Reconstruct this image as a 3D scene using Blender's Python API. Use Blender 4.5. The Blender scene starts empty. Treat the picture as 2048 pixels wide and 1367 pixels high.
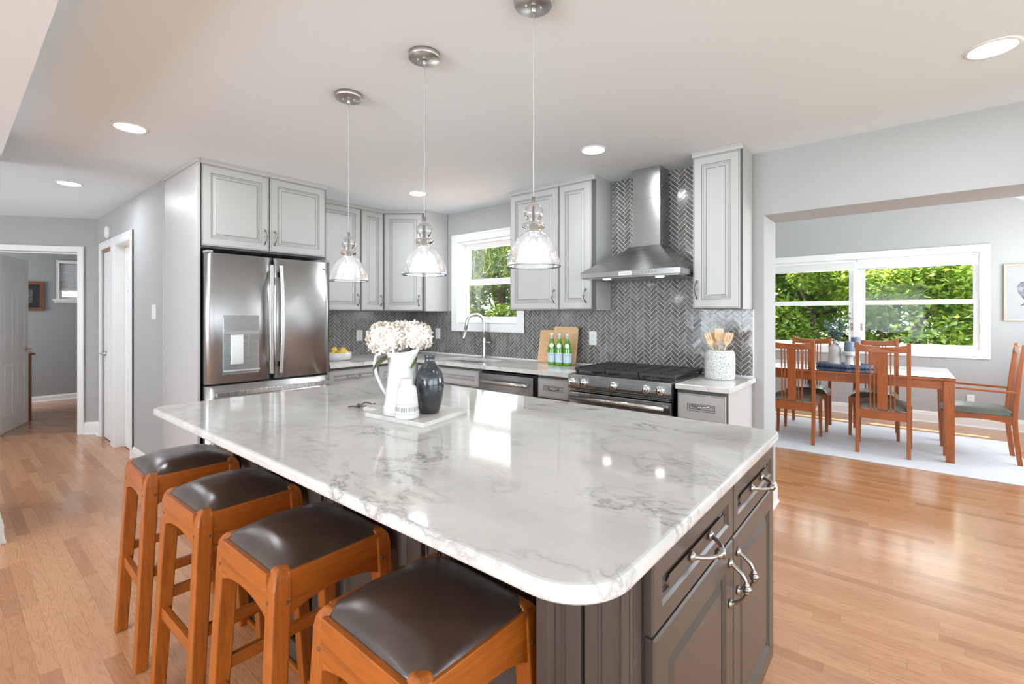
import bpy, bmesh, math, random
from math import sin, cos, pi, radians
from mathutils import Vector, Matrix, noise
C = bpy.context.scene.collection
SC = bpy.context.scene
random.seed(7)

# ------------------------------------------------------------------ camera
cam = bpy.data.objects.new('camera', bpy.data.cameras.new('camera'))
C.objects.link(cam)
cam.location = (0, 0, 1.355)
cam.rotation_euler = (pi / 2, 0, radians(39.687))
cam.data.sensor_width = 36.0
cam.data.lens = 944.47 / 2048 * 36
cam.data.shift_y = -(683.5 - 628.63) / 2048
cam.data.clip_start = 0.02
SC.camera = cam
# ------------------------------------------------------------------ view
SC.view_settings.view_transform = 'Standard'
SC.view_settings.look = 'None'
SC.view_settings.exposure = 0.27
SC.view_settings.gamma = 1.0
SC.view_settings.use_curve_mapping = False
SC.cycles.max_bounces = 10
SC.cycles.diffuse_bounces = 5
SC.cycles.transparent_max_bounces = 12
SC.cycles.sample_clamp_indirect = 6
SC.cycles.sample_clamp_direct = 0
SC.cycles.caustics_reflective = False
SC.cycles.caustics_refractive = False
# ------------------------------------------------------------------ sky, sun, daylight and fill lamps
W = bpy.data.worlds.new('sky'); SC.world = W; W.use_nodes = True
nt = W.node_tree; nt.nodes.clear()
wo = nt.nodes.new('ShaderNodeOutputWorld'); bg = nt.nodes.new('ShaderNodeBackground')
bg.inputs[0].default_value = (0.80, 0.90, 1.0, 1); bg.inputs[1].default_value = 4.0
nt.links.new(bg.outputs[0], wo.inputs[0])

def lamp(name, kind, loc, rot, energy, color=(1, 1, 1), **kw):
    l = bpy.data.lights.new(name, kind); l.energy = energy; l.color = color
    for k, v in kw.items(): setattr(l, k, v)
    o = bpy.data.objects.new(name, l); C.objects.link(o); o.location = loc; o.rotation_euler = rot
    return o
SUN_DIR = Vector((0.06, -0.48, -0.88)).normalized()      # the way the light travels
s = lamp('sun', 'SUN', (6, 2, 8), (0, 0, 0), 24.0, (1.0, 0.95, 0.86), angle=radians(0.6))
s.rotation_euler = SUN_DIR.to_track_quat('-Z', 'Y').to_euler()
# window daylight of the rooms in view, plus added fill lamps in unseen openings
lamp('fill_family_room', 'AREA', (-1.6, -4.55, 1.35), (radians(130), 0, 0), 175, (0.80, 0.91, 1.0), shape='RECTANGLE', size=4.2, size_y=1.9)  # added fill behind the camera, tilted up to brighten the ceiling
lamp('fill_family_room_east', 'AREA', (2.95, -1.6, 1.40), (radians(130), 0, radians(90)), 50, (0.82, 0.92, 1.0), shape='RECTANGLE', size=3.4, size_y=1.8)  # unseen east fill, added to throw more light up at the ceiling
lamp('daylight_kitchen_window', 'AREA', (-3.25, 3.72, 1.72), (radians(78), 0, pi), 6.5, (0.92, 0.97, 1.0), shape='RECTANGLE', size=.78, size_y=.8)
lamp('fill_side_hall', 'AREA', (-6.3, -2.35, 1.35), (radians(95), 0, 0), 25, (0.86, 0.94, 1.0), shape='RECTANGLE', size=2.0, size_y=1.5)  # lamp added out of view to lift the dim hallway end
lamp('fill_kitchen_east', 'AREA', (2.95, 1.75, 1.30), (radians(135), 0, radians(90)), 26, (0.82, 0.92, 1.0), shape='RECTANGLE', size=2.5, size_y=1.4)  # added fill with no known window, aimed up to whiten the ceiling
lamp('fill_dining_east', 'AREA', (2.12, 5.9, 1.5), (radians(142), 0, radians(90)), 115, (0.88, 0.94, 1.0), shape='RECTANGLE', size=3.2, size_y=1.5)  # unseen fill lamp, tilted up so light bounces onto the dining wall
lamp('daylight_dining_north', 'AREA', (-0.5, 8.3, 1.6), (radians(90), 0, pi), 38, (0.93, 0.97, 1.0), shape='RECTANGLE', size=2.1, size_y=1.2)
lamp('daylight_bedroom', 'AREA', (-9.4, -0.9, 1.5), (radians(90), 0, 0), 40, (0.93, 0.97, 1.0), shape='RECTANGLE', size=1.2, size_y=1.2)

# ------------------------------------------------------------------ mesh helpers
class MB:
    def __init__(s): s.v = []; s.f = []; s.m = []; s.s = []
    def add(s, vs, fs, mat=0, smooth=False, M=None):
        n = len(s.v)
        for p in vs:
            p = Vector(p)
            s.v.append(M @ p if M is not None else p)
        for q in fs:
            s.f.append([n + i for i in q]); s.m.append(mat); s.s.append(smooth)
        return s
    def box(s, x0, x1, y0, y1, z0, z1, mat=0, M=None):
        vs = [(x, y, z) for z in (z0, z1) for y in (y0, y1) for x in (x0, x1)]
        return s.add(vs, [(0, 2, 3, 1), (4, 5, 7, 6), (0, 1, 5, 4), (2, 6, 7, 3), (0, 4, 6, 2), (1, 3, 7, 5)], mat, False, M)
    def loft(s, secs, mat=0, smooth=False, cap=True, closed=False, M=None):
        n = len(secs[0]); vs = [p for q in secs for p in q]; fs = []
        k = len(secs)
        for i in range(k if closed else k - 1):
            a = i * n; b = ((i + 1) % k) * n
            for j in range(n):
                fs.append((a + j, a + (j + 1) % n, b + (j + 1) % n, b + j))
        s.add(vs, fs, mat, smooth, M)
        if cap and not closed:
            s.add(secs[0][::-1], [tuple(range(n))], mat, False, M)
            s.add(secs[-1], [tuple(range(n))], mat, False, M)
        return s
    def tube(s, pts, r, n=10, mat=0, closed=False, M=None, squash=1.0, up=(0, 0, 1)):
        pts = [Vector(p) for p in pts]; secs = []; k = len(pts)
        prev = None
        for i, p in enumerate(pts):
            if closed: t = pts[(i + 1) % k] - pts[i - 1]
            else: t = pts[min(i + 1, k - 1)] - pts[max(i - 1, 0)]
            t.normalize()
            if prev is None:
                u = Vector(up)
                if abs(u.dot(t)) > .95: u = Vector((1, 0, 0)) if abs(t.x) < .9 else Vector((0, 1, 0))
            else: u = prev
            a = (u - t * u.dot(t)).normalized(); b = t.cross(a); prev = a
            rr = r[i] if isinstance(r, (list, tuple)) else r
            secs.append([p + a * (rr * squash * cos(2 * pi * j / n)) + b * (rr * sin(2 * pi * j / n)) for j in range(n)])
        return s.loft(secs, mat, True, True, closed, M)
    def lathe(s, prof, n=28, mat=0, M=None, c=(0, 0, 0), smooth=True, fn=None):
        c = Vector(c); secs = []
        for r, z in prof:
            ring = []
            for j in range(n):
                a = 2 * pi * j / n
                p = Vector((r * cos(a), r * sin(a), z))
                if fn: p = fn(p, a)
                ring.append(c + p)
            secs.append(ring)
        return s.loft(secs, mat, smooth, True, False, M)
    def prism(s, poly, z0, z1, mat=0, M=None, smooth=False):
        return s.loft([[(x, y, z0) for x, y in poly], [(x, y, z1) for x, y in poly]], mat, smooth, True, False, M)
    def cyl(s, p, q, r, n=16, mat=0, M=None):
        return s.tube([p, q], r, n, mat, M=M)
    def ball(s, c, r, mat=0, n=14, sz=(1, 1, 1)):
        prof = [(max(r * sin(pi * i / 9), r * .02), -r * cos(pi * i / 9)) for i in range(10)]
        return s.lathe([(a * sz[0], b * sz[2]) for a, b in prof], n, mat, None, c)
    def front(s, x0, x1, z0, z1, y, prof, M=None):
        """concentric rectangles on a board facing -Y; prof = (inset, height, material of the band that follows)"""
        last = None
        for i, (ins, h, m) in enumerate(prof):
            q = [(x0 + ins, y - h, z0 + ins), (x1 - ins, y - h, z0 + ins), (x1 - ins, y - h, z1 - ins), (x0 + ins, y - h, z1 - ins)]
            if i == 0: s.add(q[::-1], [(0, 1, 2, 3)], m, False, M)
            else:
                s.add(last + q, [(0, 1, 5, 4), (1, 2, 6, 5), (2, 3, 7, 6), (3, 0, 4, 7)], lm, False, M)
            last = q; lm = m
        s.add(last, [(0, 1, 2, 3)], lm, False, M)
        return s
    def mesh(s, name, mats, weld=True):
        me = bpy.data.meshes.new(name)
        me.from_pydata([tuple(p) for p in s.v], [], s.f)
        for mt in (mats if isinstance(mats, (list, tuple)) else [mats]): me.materials.append(mt)
        me.polygons.foreach_set('material_index', s.m); me.polygons.foreach_set('use_smooth', s.s)
        if weld:
            bm = bmesh.new(); bm.from_mesh(me)
            bmesh.ops.remove_doubles(bm, verts=bm.verts, dist=1e-5)
            bmesh.ops.recalc_face_normals(bm, faces=bm.faces)
            bm.to_mesh(me); bm.free()
        me.update(); return me
    def obj(s, name, mats, parent=None, loc=(0, 0, 0), rotz=0, bevel=0, seg=2, sub=0, weld=True):
        o = bpy.data.objects.new(name, s.mesh(name, mats, weld)); C.objects.link(o)
        o.location = loc; o.rotation_euler = (0, 0, rotz)
        if parent: o.parent = parent
        if bevel:
            b = o.modifiers.new('edge', 'BEVEL'); b.width = bevel; b.segments = seg; b.limit_method = 'ANGLE'; b.angle_limit = radians(40)
        if sub:
            b = o.modifiers.new('sub', 'SUBSURF'); b.levels = sub; b.render_levels = sub
        return o
def thing(name, label, cat, loc=(0, 0, 0), rotz=0, group=None):
    o = bpy.data.objects.new(name, None); C.objects.link(o); o.empty_display_size = .05
    o.location = loc; o.rotation_euler = (0, 0, rotz)
    return tag(o, label, cat, group)
def tag(o, label=None, cat=None, group=None, kind=None):
    if label: o['label'] = label
    if cat: o['category'] = cat
    if group: o['group'] = group
    if kind: o['kind'] = kind
    return o
def struct(o): o['kind'] = 'structure'; return o
def dup(root, loc, rotz, label):
    r = root.copy(); C.objects.link(r); r.location = loc; r.rotation_euler = (0, 0, rotz); r['label'] = label
    for ch in list(root.children):
        c = ch.copy(); C.objects.link(c); c.parent = r
        for g in list(ch.children):
            d = g.copy(); C.objects.link(d); d.parent = c
    return r
def text(name, body, size, mat, parent, M, bend=None, extrude=.0002):
    cu = bpy.data.curves.new(name, 'FONT'); cu.body = body; cu.size = size; cu.align_x = 'CENTER'; cu.align_y = 'CENTER'; cu.extrude = extrude
    t = bpy.data.objects.new(name, cu); C.objects.link(t)
    dg = bpy.context.evaluated_depsgraph_get()
    me = bpy.data.meshes.new_from_object(t.evaluated_get(dg)); bpy.data.objects.remove(t)
    for v in me.vertices:
        p = v.co.copy()
        if bend: a = p.x / bend; p = Vector((bend * sin(a), p.y, p.z - bend * (1 - cos(a))))
        v.co = M @ p
    me.materials.clear(); me.materials.append(mat)
    o = bpy.data.objects.new(name, me); C.objects.link(o); o.parent = parent
    return o
FACE = Matrix(((1, 0, 0, 0), (0, 0, -1, 0), (0, 1, 0, 0), (0, 0, 0, 1)))     # drawing plane -> facing -Y
def at(x, y, z, R=None): return Matrix.Translation((x, y, z)) @ (R if R else Matrix.Identity(4))

# ------------------------------------------------------------------ materials
class NT:
    def __init__(s, name):
        s.mat = bpy.data.materials.new(name); s.mat.use_nodes = True
        s.t = s.mat.node_tree; s.n = s.t.nodes; s.bsdf = s.n['Principled BSDF']; s.out = s.n['Material Output']
    def node(s, kind, **kw):
        n = s.n.new(kind)
        for k, v in kw.items():
            if k.startswith('i_'): n.inputs[k[2:].replace('_', ' ')].default_value = v
            else: setattr(n, k, v)
        return n
    def link(s, a, b): s.t.links.new(a, b)
    def coord(s, scale=(1, 1, 1), rot=(0, 0, 0), kind='Object', loc=(0, 0, 0)):
        if kind == 'World':
            g = s.node('ShaderNodeNewGeometry'); src = g.outputs['Position']
        else: src = s.node('ShaderNodeTexCoord').outputs[kind]
        m = s.node('ShaderNodeMapping'); m.inputs['Scale'].default_value = scale; m.inputs['Rotation'].default_value = rot; m.inputs['Location'].default_value = loc
        s.link(src, m.inputs['Vector']); return m.outputs[0]
    def noise(s, vec, scale, detail=4, rough=.5, dist=0):
        n = s.node('ShaderNodeTexNoise'); n.inputs['Scale'].default_value = scale; n.inputs['Detail'].default_value = detail
        n.inputs['Roughness'].default_value = rough; n.inputs['Distortion'].default_value = dist
        s.link(vec, n.inputs['Vector']); return n.outputs['Fac']
    def ramp(s, fac, stops, interp='LINEAR'):
        r = s.node('ShaderNodeValToRGB'); r.color_ramp.interpolation = interp
        while len(r.color_ramp.elements) < len(stops): r.color_ramp.elements.new(.5)
        for e, (p, c) in zip(r.color_ramp.elements, stops):
            e.position = p; e.color = (c[0], c[1], c[2], 1) if isinstance(c, (tuple, list)) else (c, c, c, 1)
        s.link(fac, r.inputs[0]); return r.outputs[0]
    def math(s, op, a, b=None, c=None):
        n = s.node('ShaderNodeMath', operation=op)
        for i, x in enumerate((a, b, c)):
            if x is None: continue
            if isinstance(x, (int, float)): n.inputs[i].default_value = x
            else: s.link(x, n.inputs[i])
        return n.outputs[0]
    def mix(s, fac, a, b, blend='MIX'):
        n = s.node('ShaderNodeMix', data_type='RGBA', blend_type=blend)
        for idx, x in ((0, fac), (6, a), (7, b)):
            if isinstance(x, (int, float)): n.inputs[idx].default_value = x
            elif isinstance(x, (tuple, list)): n.inputs[idx].default_value = (*x[:3], 1)
            else: s.link(x, n.inputs[idx])
        return n.outputs[2]
    def base(s, x): 
        if isinstance(x, (tuple, list)): s.bsdf.inputs['Base Color'].default_value = (*x[:3], 1)
        else: s.link(x, s.bsdf.inputs['Base Color'])
    def set(s, **kw):
        for k, v in kw.items():
            i = s.bsdf.inputs[k.replace('_', ' ')]
            if isinstance(v, (int, float)): i.default_value = v
            elif isinstance(v, (tuple, list)): i.default_value = (*v[:3], 1)
            else: s.link(v, i)
    def bump(s, h, strength=.2, dist=.01):
        b = s.node('ShaderNodeBump'); b.inputs['Strength'].default_value = strength; b.inputs['Distance'].default_value = dist
        s.link(h, b.inputs['Height']); s.link(b.outputs[0], s.bsdf.inputs['Normal'])
def lin(r, g, b):
    f = lambda c: (c / 255 / 12.92) if c <= 10 else ((c / 255 + .055) / 1.055) ** 2.4
    return (f(r), f(g), f(b))
def plain(name, rgb, rough=.5, metal=0, var=.03, vs=6, bump=0, coat=0, spec=.5):
    t = NT(name); co = t.coord()
    n = t.noise(co, vs, 3)
    t.base(t.mix(n, tuple(c * (1 - var) for c in rgb), tuple(min(c * (1 + var), 1) for c in rgb)))
    t.set(Roughness=rough, Metallic=metal)
    t.bsdf.inputs['Specular IOR Level'].default_value = spec
    if coat: t.set(Coat_Weight=coat, Coat_Roughness=.05)
    if bump: t.bump(t.noise(co, vs * 12, 4), bump, .002)
    return t.mat
M = {}
M['wall'] = plain('wall_paint', (.44, .437, .432), .72, var=.01, vs=1.5, spec=.3)
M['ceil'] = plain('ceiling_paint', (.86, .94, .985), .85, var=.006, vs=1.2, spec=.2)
M['trim'] = plain('trim_paint', (.86, .86, .85), .35, var=.01)
M['white_cab'] = plain('white_cabinet_paint', (.53, .522, .51), .38, var=.012, vs=2)
M['glaze'] = plain('grey_glaze', (.11, .10, .09), .5, var=.25, vs=30)
M['grey_cab'] = plain('grey_cabinet_paint', (.066, .053, .043), .30, var=.03, vs=2)
M['grey_glaze'] = plain('dark_glaze', (.040, .034, .030), .45, var=.2, vs=20)
M['dark'] = plain('dark_gap', (.012, .011, .010), .6)
M['black'] = plain('black_iron', (.018, .016, .015), .42, bump=.2)
M['outlet'] = plain('outlet_plastic', (.84, .84, .83), .35)
M['plug'] = plain('outlet_slots', (.30, .30, .30), .5)
M['sill'] = plain('vinyl', (.88, .88, .87), .3)
M['silver'] = plain('brushed_nickel', (.60, .585, .56), .33, 1, var=.08, vs=30)
M['pewter'] = plain('antique_pewter', (.40, .36, .33), .26, 1, var=.3, vs=60)
M['chrome'] = plain('polished_chrome', (.80, .80, .79), .12, 1, var=.03)
M['wshade'] = plain('roller_shade_cloth', (.78, .78, .77), .8, bump=.1, vs=20)
M['ceramic'] = plain('glazed_white_ceramic', (.70, .69, .67), .12, var=.01, coat=.5)
M['matte_ceramic'] = plain('matte_white_ceramic', (.66, .635, .605), .55, var=.02, bump=.08)
M['dash'] = plain('charcoal_print', (.10, .10, .10), .6)
M['lemon'] = plain('lemon_peel', (.90, .62, .10), .4, var=.12, vs=14, bump=.25)
M['leaf'] = plain('hydrangea_leaf', (.11, .15, .035), .45, var=.35, vs=25)
M['euca'] = plain('eucalyptus_leaf', (.20, .30, .26), .55, var=.4, vs=9)
M['candle'] = plain('blue_grey_wax', (.17, .22, .29), .5, var=.05)
M['leather_strap'] = plain('brown_leather_strap', (.10, .075, .06), .55)
M['seat_green'] = plain('olive_leather', (.135, .135, .11), .34, var=.1, vs=10, bump=.05)
M['rubber'] = plain('black_rubber', (.02, .02, .02), .7)
M['switch'] = plain('button_plastic', (.35, .35, .35), .4)
M['paper'] = plain('white_paper', (.80, .80, .79), .7)
M['mat_blue'] = plain('blue_grey_mat_board', (.10, .12, .14), .8)
M['cap_white'] = plain('white_bottle_cap', (.75, .77, .80), .35)
M['text_dark'] = plain('dark_blue_print', (.03, .05, .12), .5)
M['soil'] = plain('garden_ground', (.045, .07, .025), .95, var=.5, vs=2, bump=.3)
M['bark'] = plain('tree_bark', (.085, .06, .045), .9, var=.4, vs=8, bump=.5)
M['blocker'] = plain('sun_blocker_grey', (.4, .4, .4), .8)  # finish of the added sun-blocking overhangs

def oak_floor(name, ang=0.0, dark=1.0):
    t = NT(name); co = t.coord(kind='World', rot=(0, 0, ang))
    sep = t.node('ShaderNodeSeparateXYZ'); t.link(co, sep.inputs[0]); x, y = sep.outputs[0], sep.outputs[1]
    row = t.math('FLOOR', t.math('DIVIDE', y, .0575))
    wn = t.node('ShaderNodeTexWhiteNoise', noise_dimensions='1D'); t.link(row, wn.inputs['W'])
    xx = t.math('DIVIDE', t.math('ADD', x, t.math('MULTIPLY', wn.outputs['Value'], 3.1)), .62)
    col = t.math('FLOOR', xx)
    cid = t.node('ShaderNodeCombineXYZ'); t.link(row, cid.inputs[0]); t.link(col, cid.inputs[1])
    w2 = t.node('ShaderNodeTexWhiteNoise', noise_dimensions='3D'); t.link(cid.outputs[0], w2.inputs['Vector'])
    plank = w2.outputs['Value']
    # grain
    off = t.node('ShaderNodeCombineXYZ'); t.link(t.math('MULTIPLY', plank, 37.0), off.inputs[0]); t.link(t.math('MULTIPLY', plank, 11.0), off.inputs[1])
    va = t.node('ShaderNodeVectorMath', operation='ADD'); t.link(co, va.inputs[0]); t.link(off.outputs[0], va.inputs[1])
    mp = t.node('ShaderNodeMapping'); mp.inputs['Scale'].default_value = (1.6, 15, 1); t.link(va.outputs[0], mp.inputs[0])
    g1 = t.noise(mp.outputs[0], 1.5, 2, .5, .4)
    rings = t.math('ABSOLUTE', t.math('SUBTRACT', t.math('FRACT', t.math('MULTIPLY', g1, 11.0)), .5))
    mp2 = t.node('ShaderNodeMapping'); mp2.inputs['Scale'].default_value = (9, 190, 1); t.link(va.outputs[0], mp2.inputs[0])
    g2 = t.noise(mp2.outputs[0], 1.5, 3, .6)
    basec = t.ramp(plank, [(0, lin(178, 120, 76)), (.35, lin(197, 139, 95)), (.7, lin(206, 149, 104)), (1, lin(190, 129, 83))])
    grain = t.ramp(rings, [(0, .60), (.12, .86), (.3, 1.0), (1, 1.05)])
    c = t.mix(.55, basec, grain, 'MULTIPLY')
    c = t.mix(.30, c, t.ramp(g2, [(.3, .55), (.55, 1.0), (1, 1.1)]), 'MULTIPLY')
    # seams
    fy = t.math('FRACT', t.math('DIVIDE', y, .0575)); dy = t.math('MULTIPLY', t.math('MINIMUM', fy, t.math('SUBTRACT', 1.0, fy)), .0575)
    fx = t.math('FRACT', xx); dx = t.math('MULTIPLY', t.math('MINIMUM', fx, t.math('SUBTRACT', 1.0, fx)), .62)
    seam = t.math('LESS_THAN', t.math('MINIMUM', dx, dy), .0007)
    c = t.mix(t.math('MULTIPLY', seam, .45), c, (.10, .045, .02))
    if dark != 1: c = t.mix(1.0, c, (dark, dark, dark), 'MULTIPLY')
    t.base(c); t.set(Roughness=t.ramp(g2, [(0, .30), (1, .20)]), Coat_Weight=.25, Coat_Roughness=.12)
    t.bump(t.math('SUBTRACT', t.math('MULTIPLY', rings, .15), seam), .10, .002)
    return t.mat
M['oak'] = oak_floor('oak_strip_floor')
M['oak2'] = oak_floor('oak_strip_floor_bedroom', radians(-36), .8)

def wood(name, c1, c2, axis=2, rough=.40, scale=1.0, coat=.05):
    t = NT(name); sc = [34 * scale] * 3; sc[axis] = 2.6 * scale
    co = t.coord(tuple(sc)); n1 = t.noise(co, 1.0, 3, .6, .6)
    sc2 = [220 * scale] * 3; sc2[axis] = 14 * scale; n2 = t.noise(t.coord(tuple(sc2)), 1.0, 2)
    c = t.ramp(n1, [(.25, c1), (.5, c2), (.75, c1)])
    c = t.mix(.35, c, t.ramp(n2, [(.35, .55), (.6, 1.05)]), 'MULTIPLY')
    t.base(c); t.set(Roughness=rough, Coat_Weight=coat, Coat_Roughness=.15); t.bump(n2, .06, .001)
    return t.mat
OAKC = (lin(136, 68, 14), lin(168, 90, 24))
M['stool_z'] = wood('honey_oak_legs', *OAKC, axis=2)
M['stool_x'] = wood('honey_oak_rails_x', *OAKC, axis=0)
M['stool_y'] = wood('honey_oak_rails_y', *OAKC, axis=1)
CH = (lin(150, 80, 36), lin(176, 98, 48))
M['cherry_z'] = wood('cherry_wood_upright', *CH, axis=2, scale=.6)
M['cherry_x'] = wood('cherry_wood_long', *CH, axis=0, scale=.6)
M['cherry_y'] = wood('cherry_wood_cross', *CH, axis=1, scale=.6)
M['maple'] = wood('pale_maple', lin(222, 176, 128), lin(234, 192, 146), axis=0, rough=.5, scale=.7, coat=0)
M['beech'] = wood('beech_utensil', lin(232, 190, 146), lin(240, 204, 164), axis=2, rough=.55, scale=.8, coat=0)
M['walnut'] = wood('brown_bedroom_wood', lin(110, 62, 36), lin(134, 80, 50), axis=2, scale=.5)
M['art_frame'] = wood('light_oak_picture_frame', lin(190, 164, 142), lin(206, 182, 160), axis=2, rough=.5, coat=0)
M['pic_frame'] = wood('brown_picture_frame', lin(108, 66, 40), lin(130, 84, 54), axis=2, rough=.4)

def marble(name, tint=(1, 1, 1), vein=1.0, rough=.07, scale=1.0):
    t = NT(name); co = t.coord((scale, scale * 1.5, scale), rot=(0, 0, radians(24)), kind='World')
    w = t.noise(co, 1.6, 5, .6)
    dv = t.node('ShaderNodeVectorMath', operation='SCALE'); dv.inputs['Scale'].default_value = .55
    wn = t.node('ShaderNodeTexNoise'); wn.inputs['Scale'].default_value = 2.1; wn.inputs['Detail'].default_value = 6; t.link(co, wn.inputs['Vector'])
    t.link(wn.outputs['Color'], dv.inputs[0])
    ad = t.node('ShaderNodeVectorMath', operation='ADD'); t.link(co, ad.inputs[0]); t.link(dv.outputs[0], ad.inputs[1])
    n1 = t.noise(ad.outputs[0], 1.9, 7, .62)
    v1 = t.ramp(t.math('ABSOLUTE', t.math('SUBTRACT', n1, .5)), [(0, 1.0), (.008, .45), (.03, .0)])
    n2 = t.noise(ad.outputs[0], 5.5, 8, .7)
    v2 = t.ramp(t.math('ABSOLUTE', t.math('SUBTRACT', n2, .5)), [(0, .8), (.012, .2), (.04, .0)])
    patch = t.ramp(t.noise(co, 1.7, 3), [(.45, 0.0), (.68, 1.0)])
    cloud = t.ramp(w, [(.3, lin(188, 185, 181)), (.5, lin(207, 204, 200)), (.8, lin(217, 214, 211))])
    vv = t.math('MULTIPLY', t.math('ADD', t.math('MULTIPLY', v1, t.math('ADD', t.math('MULTIPLY', patch, .8), .2)), t.math('MULTIPLY', v2, t.math('MULTIPLY', patch, .55))), .98 * vein)
    vv = t.math('MINIMUM', vv, .85)
    c = t.mix(vv, cloud, lin(112, 110, 108))
    speck = t.ramp(t.noise(co, 60, 2, .5), [(.68, 0.0), (.74, 1.0)])
    c = t.mix(t.math('MULTIPLY', speck, t.math('ADD', t.math('MULTIPLY', patch, .30), .10)), c, lin(120, 118, 116))
    c = t.mix(1.0, c, tint, 'MULTIPLY')
    t.base(c); t.set(Roughness=rough); t.bsdf.inputs['IOR'].default_value = 1.55
    return t.mat
M['marble'] = marble('island_marble')
M['granite'] = marble('counter_marble', (1.25, 1.25, 1.24), .75, .10, 2.2)
M['board'] = marble('board_marble', (1, .99, .97), .25, .35, 3.0)

def steel(name, rgb=(.46, .46, .455), rough=.27, axis=0, amt=.05, aniso=.8, arot=0.25):
    t = NT(name); sc = [420] * 3; sc[axis] = 5
    n = t.noise(t.coord(tuple(sc)), 1.0, 2)
    sc2 = [1.2] * 3
    n2 = t.noise(t.coord(tuple(sc2)), 2.0, 2)
    t.base(t.mix(n, tuple(c * .88 for c in rgb), tuple(c * 1.1 for c in rgb)))
    t.set(Metallic=1.0, Roughness=t.ramp(n, [(.2, rough * .8), (.8, rough * 1.25)]))
    t.bump(t.math('ADD', t.math('MULTIPLY', n, .04), n2), amt, .02)
    tg = t.node('ShaderNodeTangent', direction_type='RADIAL', axis='Z'); t.link(tg.outputs[0], t.bsdf.inputs['Tangent'])
    t.bsdf.inputs['Anisotropic'].default_value = aniso; t.bsdf.inputs['Anisotropic Rotation'].default_value = arot
    return t.mat
M['steel'] = steel('stainless_fridge', (.52, .52, .515), .36, 0, .02)
M['steel_h'] = steel('stainless_hood', (.47, .47, .465), .24, 0, .08)
M['steel_v'] = steel('stainless_handle', (.62, .61, .59), .26, 2, .03)
M['steel_dark'] = steel('stainless_range', (.40, .40, .395), .25, 0, .06)

def leather():
    t = NT('dark_brown_leather'); co = t.coord()
    n = t.noise(co, 7, 5, .65); f = t.noise(co, 140, 2, .5)
    t.base(t.ramp(n, [(.3, (.026, .015, .010)), (.7, (.058, .034, .022))]))
    t.set(Roughness=t.ramp(t.noise(co, 30, 3), [(.3, .30), (.8, .42)]), Coat_Weight=.7, Coat_Roughness=.24)
    t.bump(t.math('ADD', t.math('MULTIPLY', f, .12), t.noise(co, 10, 2)), .10, .006)
    return t.mat
M['leather'] = leather()

def tile_mat():
    t = NT('grey_glass_tile'); g = t.node('ShaderNodeNewGeometry')
    r = g.outputs['Random Per Island']
    c = t.ramp(r, [(0, lin(98, 94, 90)), (.5, lin(112, 108, 104)), (1, lin(128, 123, 118))])
    t.base(c); t.set(Roughness=.12, Coat_Weight=.25, Coat_Roughness=.04); t.bump(t.noise(t.coord(), 45, 2), .12, .003)
    return t.mat
M['tile'] = tile_mat()
M['grout'] = plain('white_grout', (.84, .83, .81), .8)

def glass_thin(name, tint=(1, 1, 1), refl=.9, seeds=False, ior=1.45, ghost=0.0):
    t = NT(name); t.n.remove(t.bsdf)
    tr = t.node('ShaderNodeBsdfTransparent'); tr.inputs[0].default_value = (*tint, 1)
    gl = t.node('ShaderNodeBsdfGlossy'); gl.inputs['Roughness'].default_value = .02
    fr = t.node('ShaderNodeFresnel'); fr.inputs['IOR'].default_value = ior
    mx = t.node('ShaderNodeMixShader'); fac = t.math('MULTIPLY', fr.outputs[0], refl)
    if seeds:
        co = t.coord(); vo = t.node('ShaderNodeTexVoronoi'); vo.inputs['Scale'].default_value = 190; t.link(co, vo.inputs['Vector'])
        sd = t.ramp(vo.outputs['Distance'], [(.0, 1.0), (.22, 1.0), (.36, 0.0)])
        sd = t.math('MULTIPLY', sd, t.ramp(t.noise(co, 60, 2), [(.42, 0.0), (.55, 1.0)]))
        df = t.node('ShaderNodeBsdfTranslucent'); df.inputs[0].default_value = (.95, .95, .95, 1)
        d2 = t.node('ShaderNodeBsdfDiffuse'); d2.inputs[0].default_value = (.9, .9, .9, 1)
        dm = t.node('ShaderNodeMixShader'); dm.inputs[0].default_value = .5; t.link(df.outputs[0], dm.inputs[1]); t.link(d2.outputs[0], dm.inputs[2])
        m2 = t.node('ShaderNodeMixShader'); t.link(t.math('ADD', t.math('MULTIPLY', sd, .65), ghost), m2.inputs[0]); t.link(tr.outputs[0], m2.inputs[1]); t.link(dm.outputs[0], m2.inputs[2])
        bp = t.node('ShaderNodeBump'); bp.inputs['Strength'].default_value = .5; bp.inputs['Distance'].default_value = .002; t.link(t.noise(co, 90, 2), bp.inputs['Height'])
        t.link(bp.outputs[0], gl.inputs['Normal'])
        t.link(m2.outputs[0], mx.inputs[1])
    else: t.link(tr.outputs[0], mx.inputs[1])
    t.link(fac, mx.inputs[0]); t.link(gl.outputs[0], mx.inputs[2]); t.link(mx.outputs[0], t.out.inputs[0])
    return t.mat
M['pane'] = glass_thin('window_glass', (.97, .98, .98), .28)
M['seeded'] = glass_thin('seeded_glass', (.98, .98, .98), .8, True, ghost=.10)
M['globe'] = glass_thin('clear_glass_globe', (.97, .97, .97), 1.0, ior=1.5)
M['picglass'] = glass_thin('picture_glass', (.98, .98, .98), .8)
def emit(name, rgb, st):
    t = NT(name); t.set(Emission_Color=rgb, Emission_Strength=st); t.base(rgb); return t.mat
M['can'] = emit('can_light_lens', (.90, .955, 1.0), 130)
M['bulb'] = emit('bulb_glow', (.92, .96, 1.0), 34)
M['hoodlamp'] = emit('hood_lamp', (1, .93, .82), 12)
M['blind_lit'] = plain('cellular_shade_cloth', (.62, .63, .64), .8)

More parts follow.
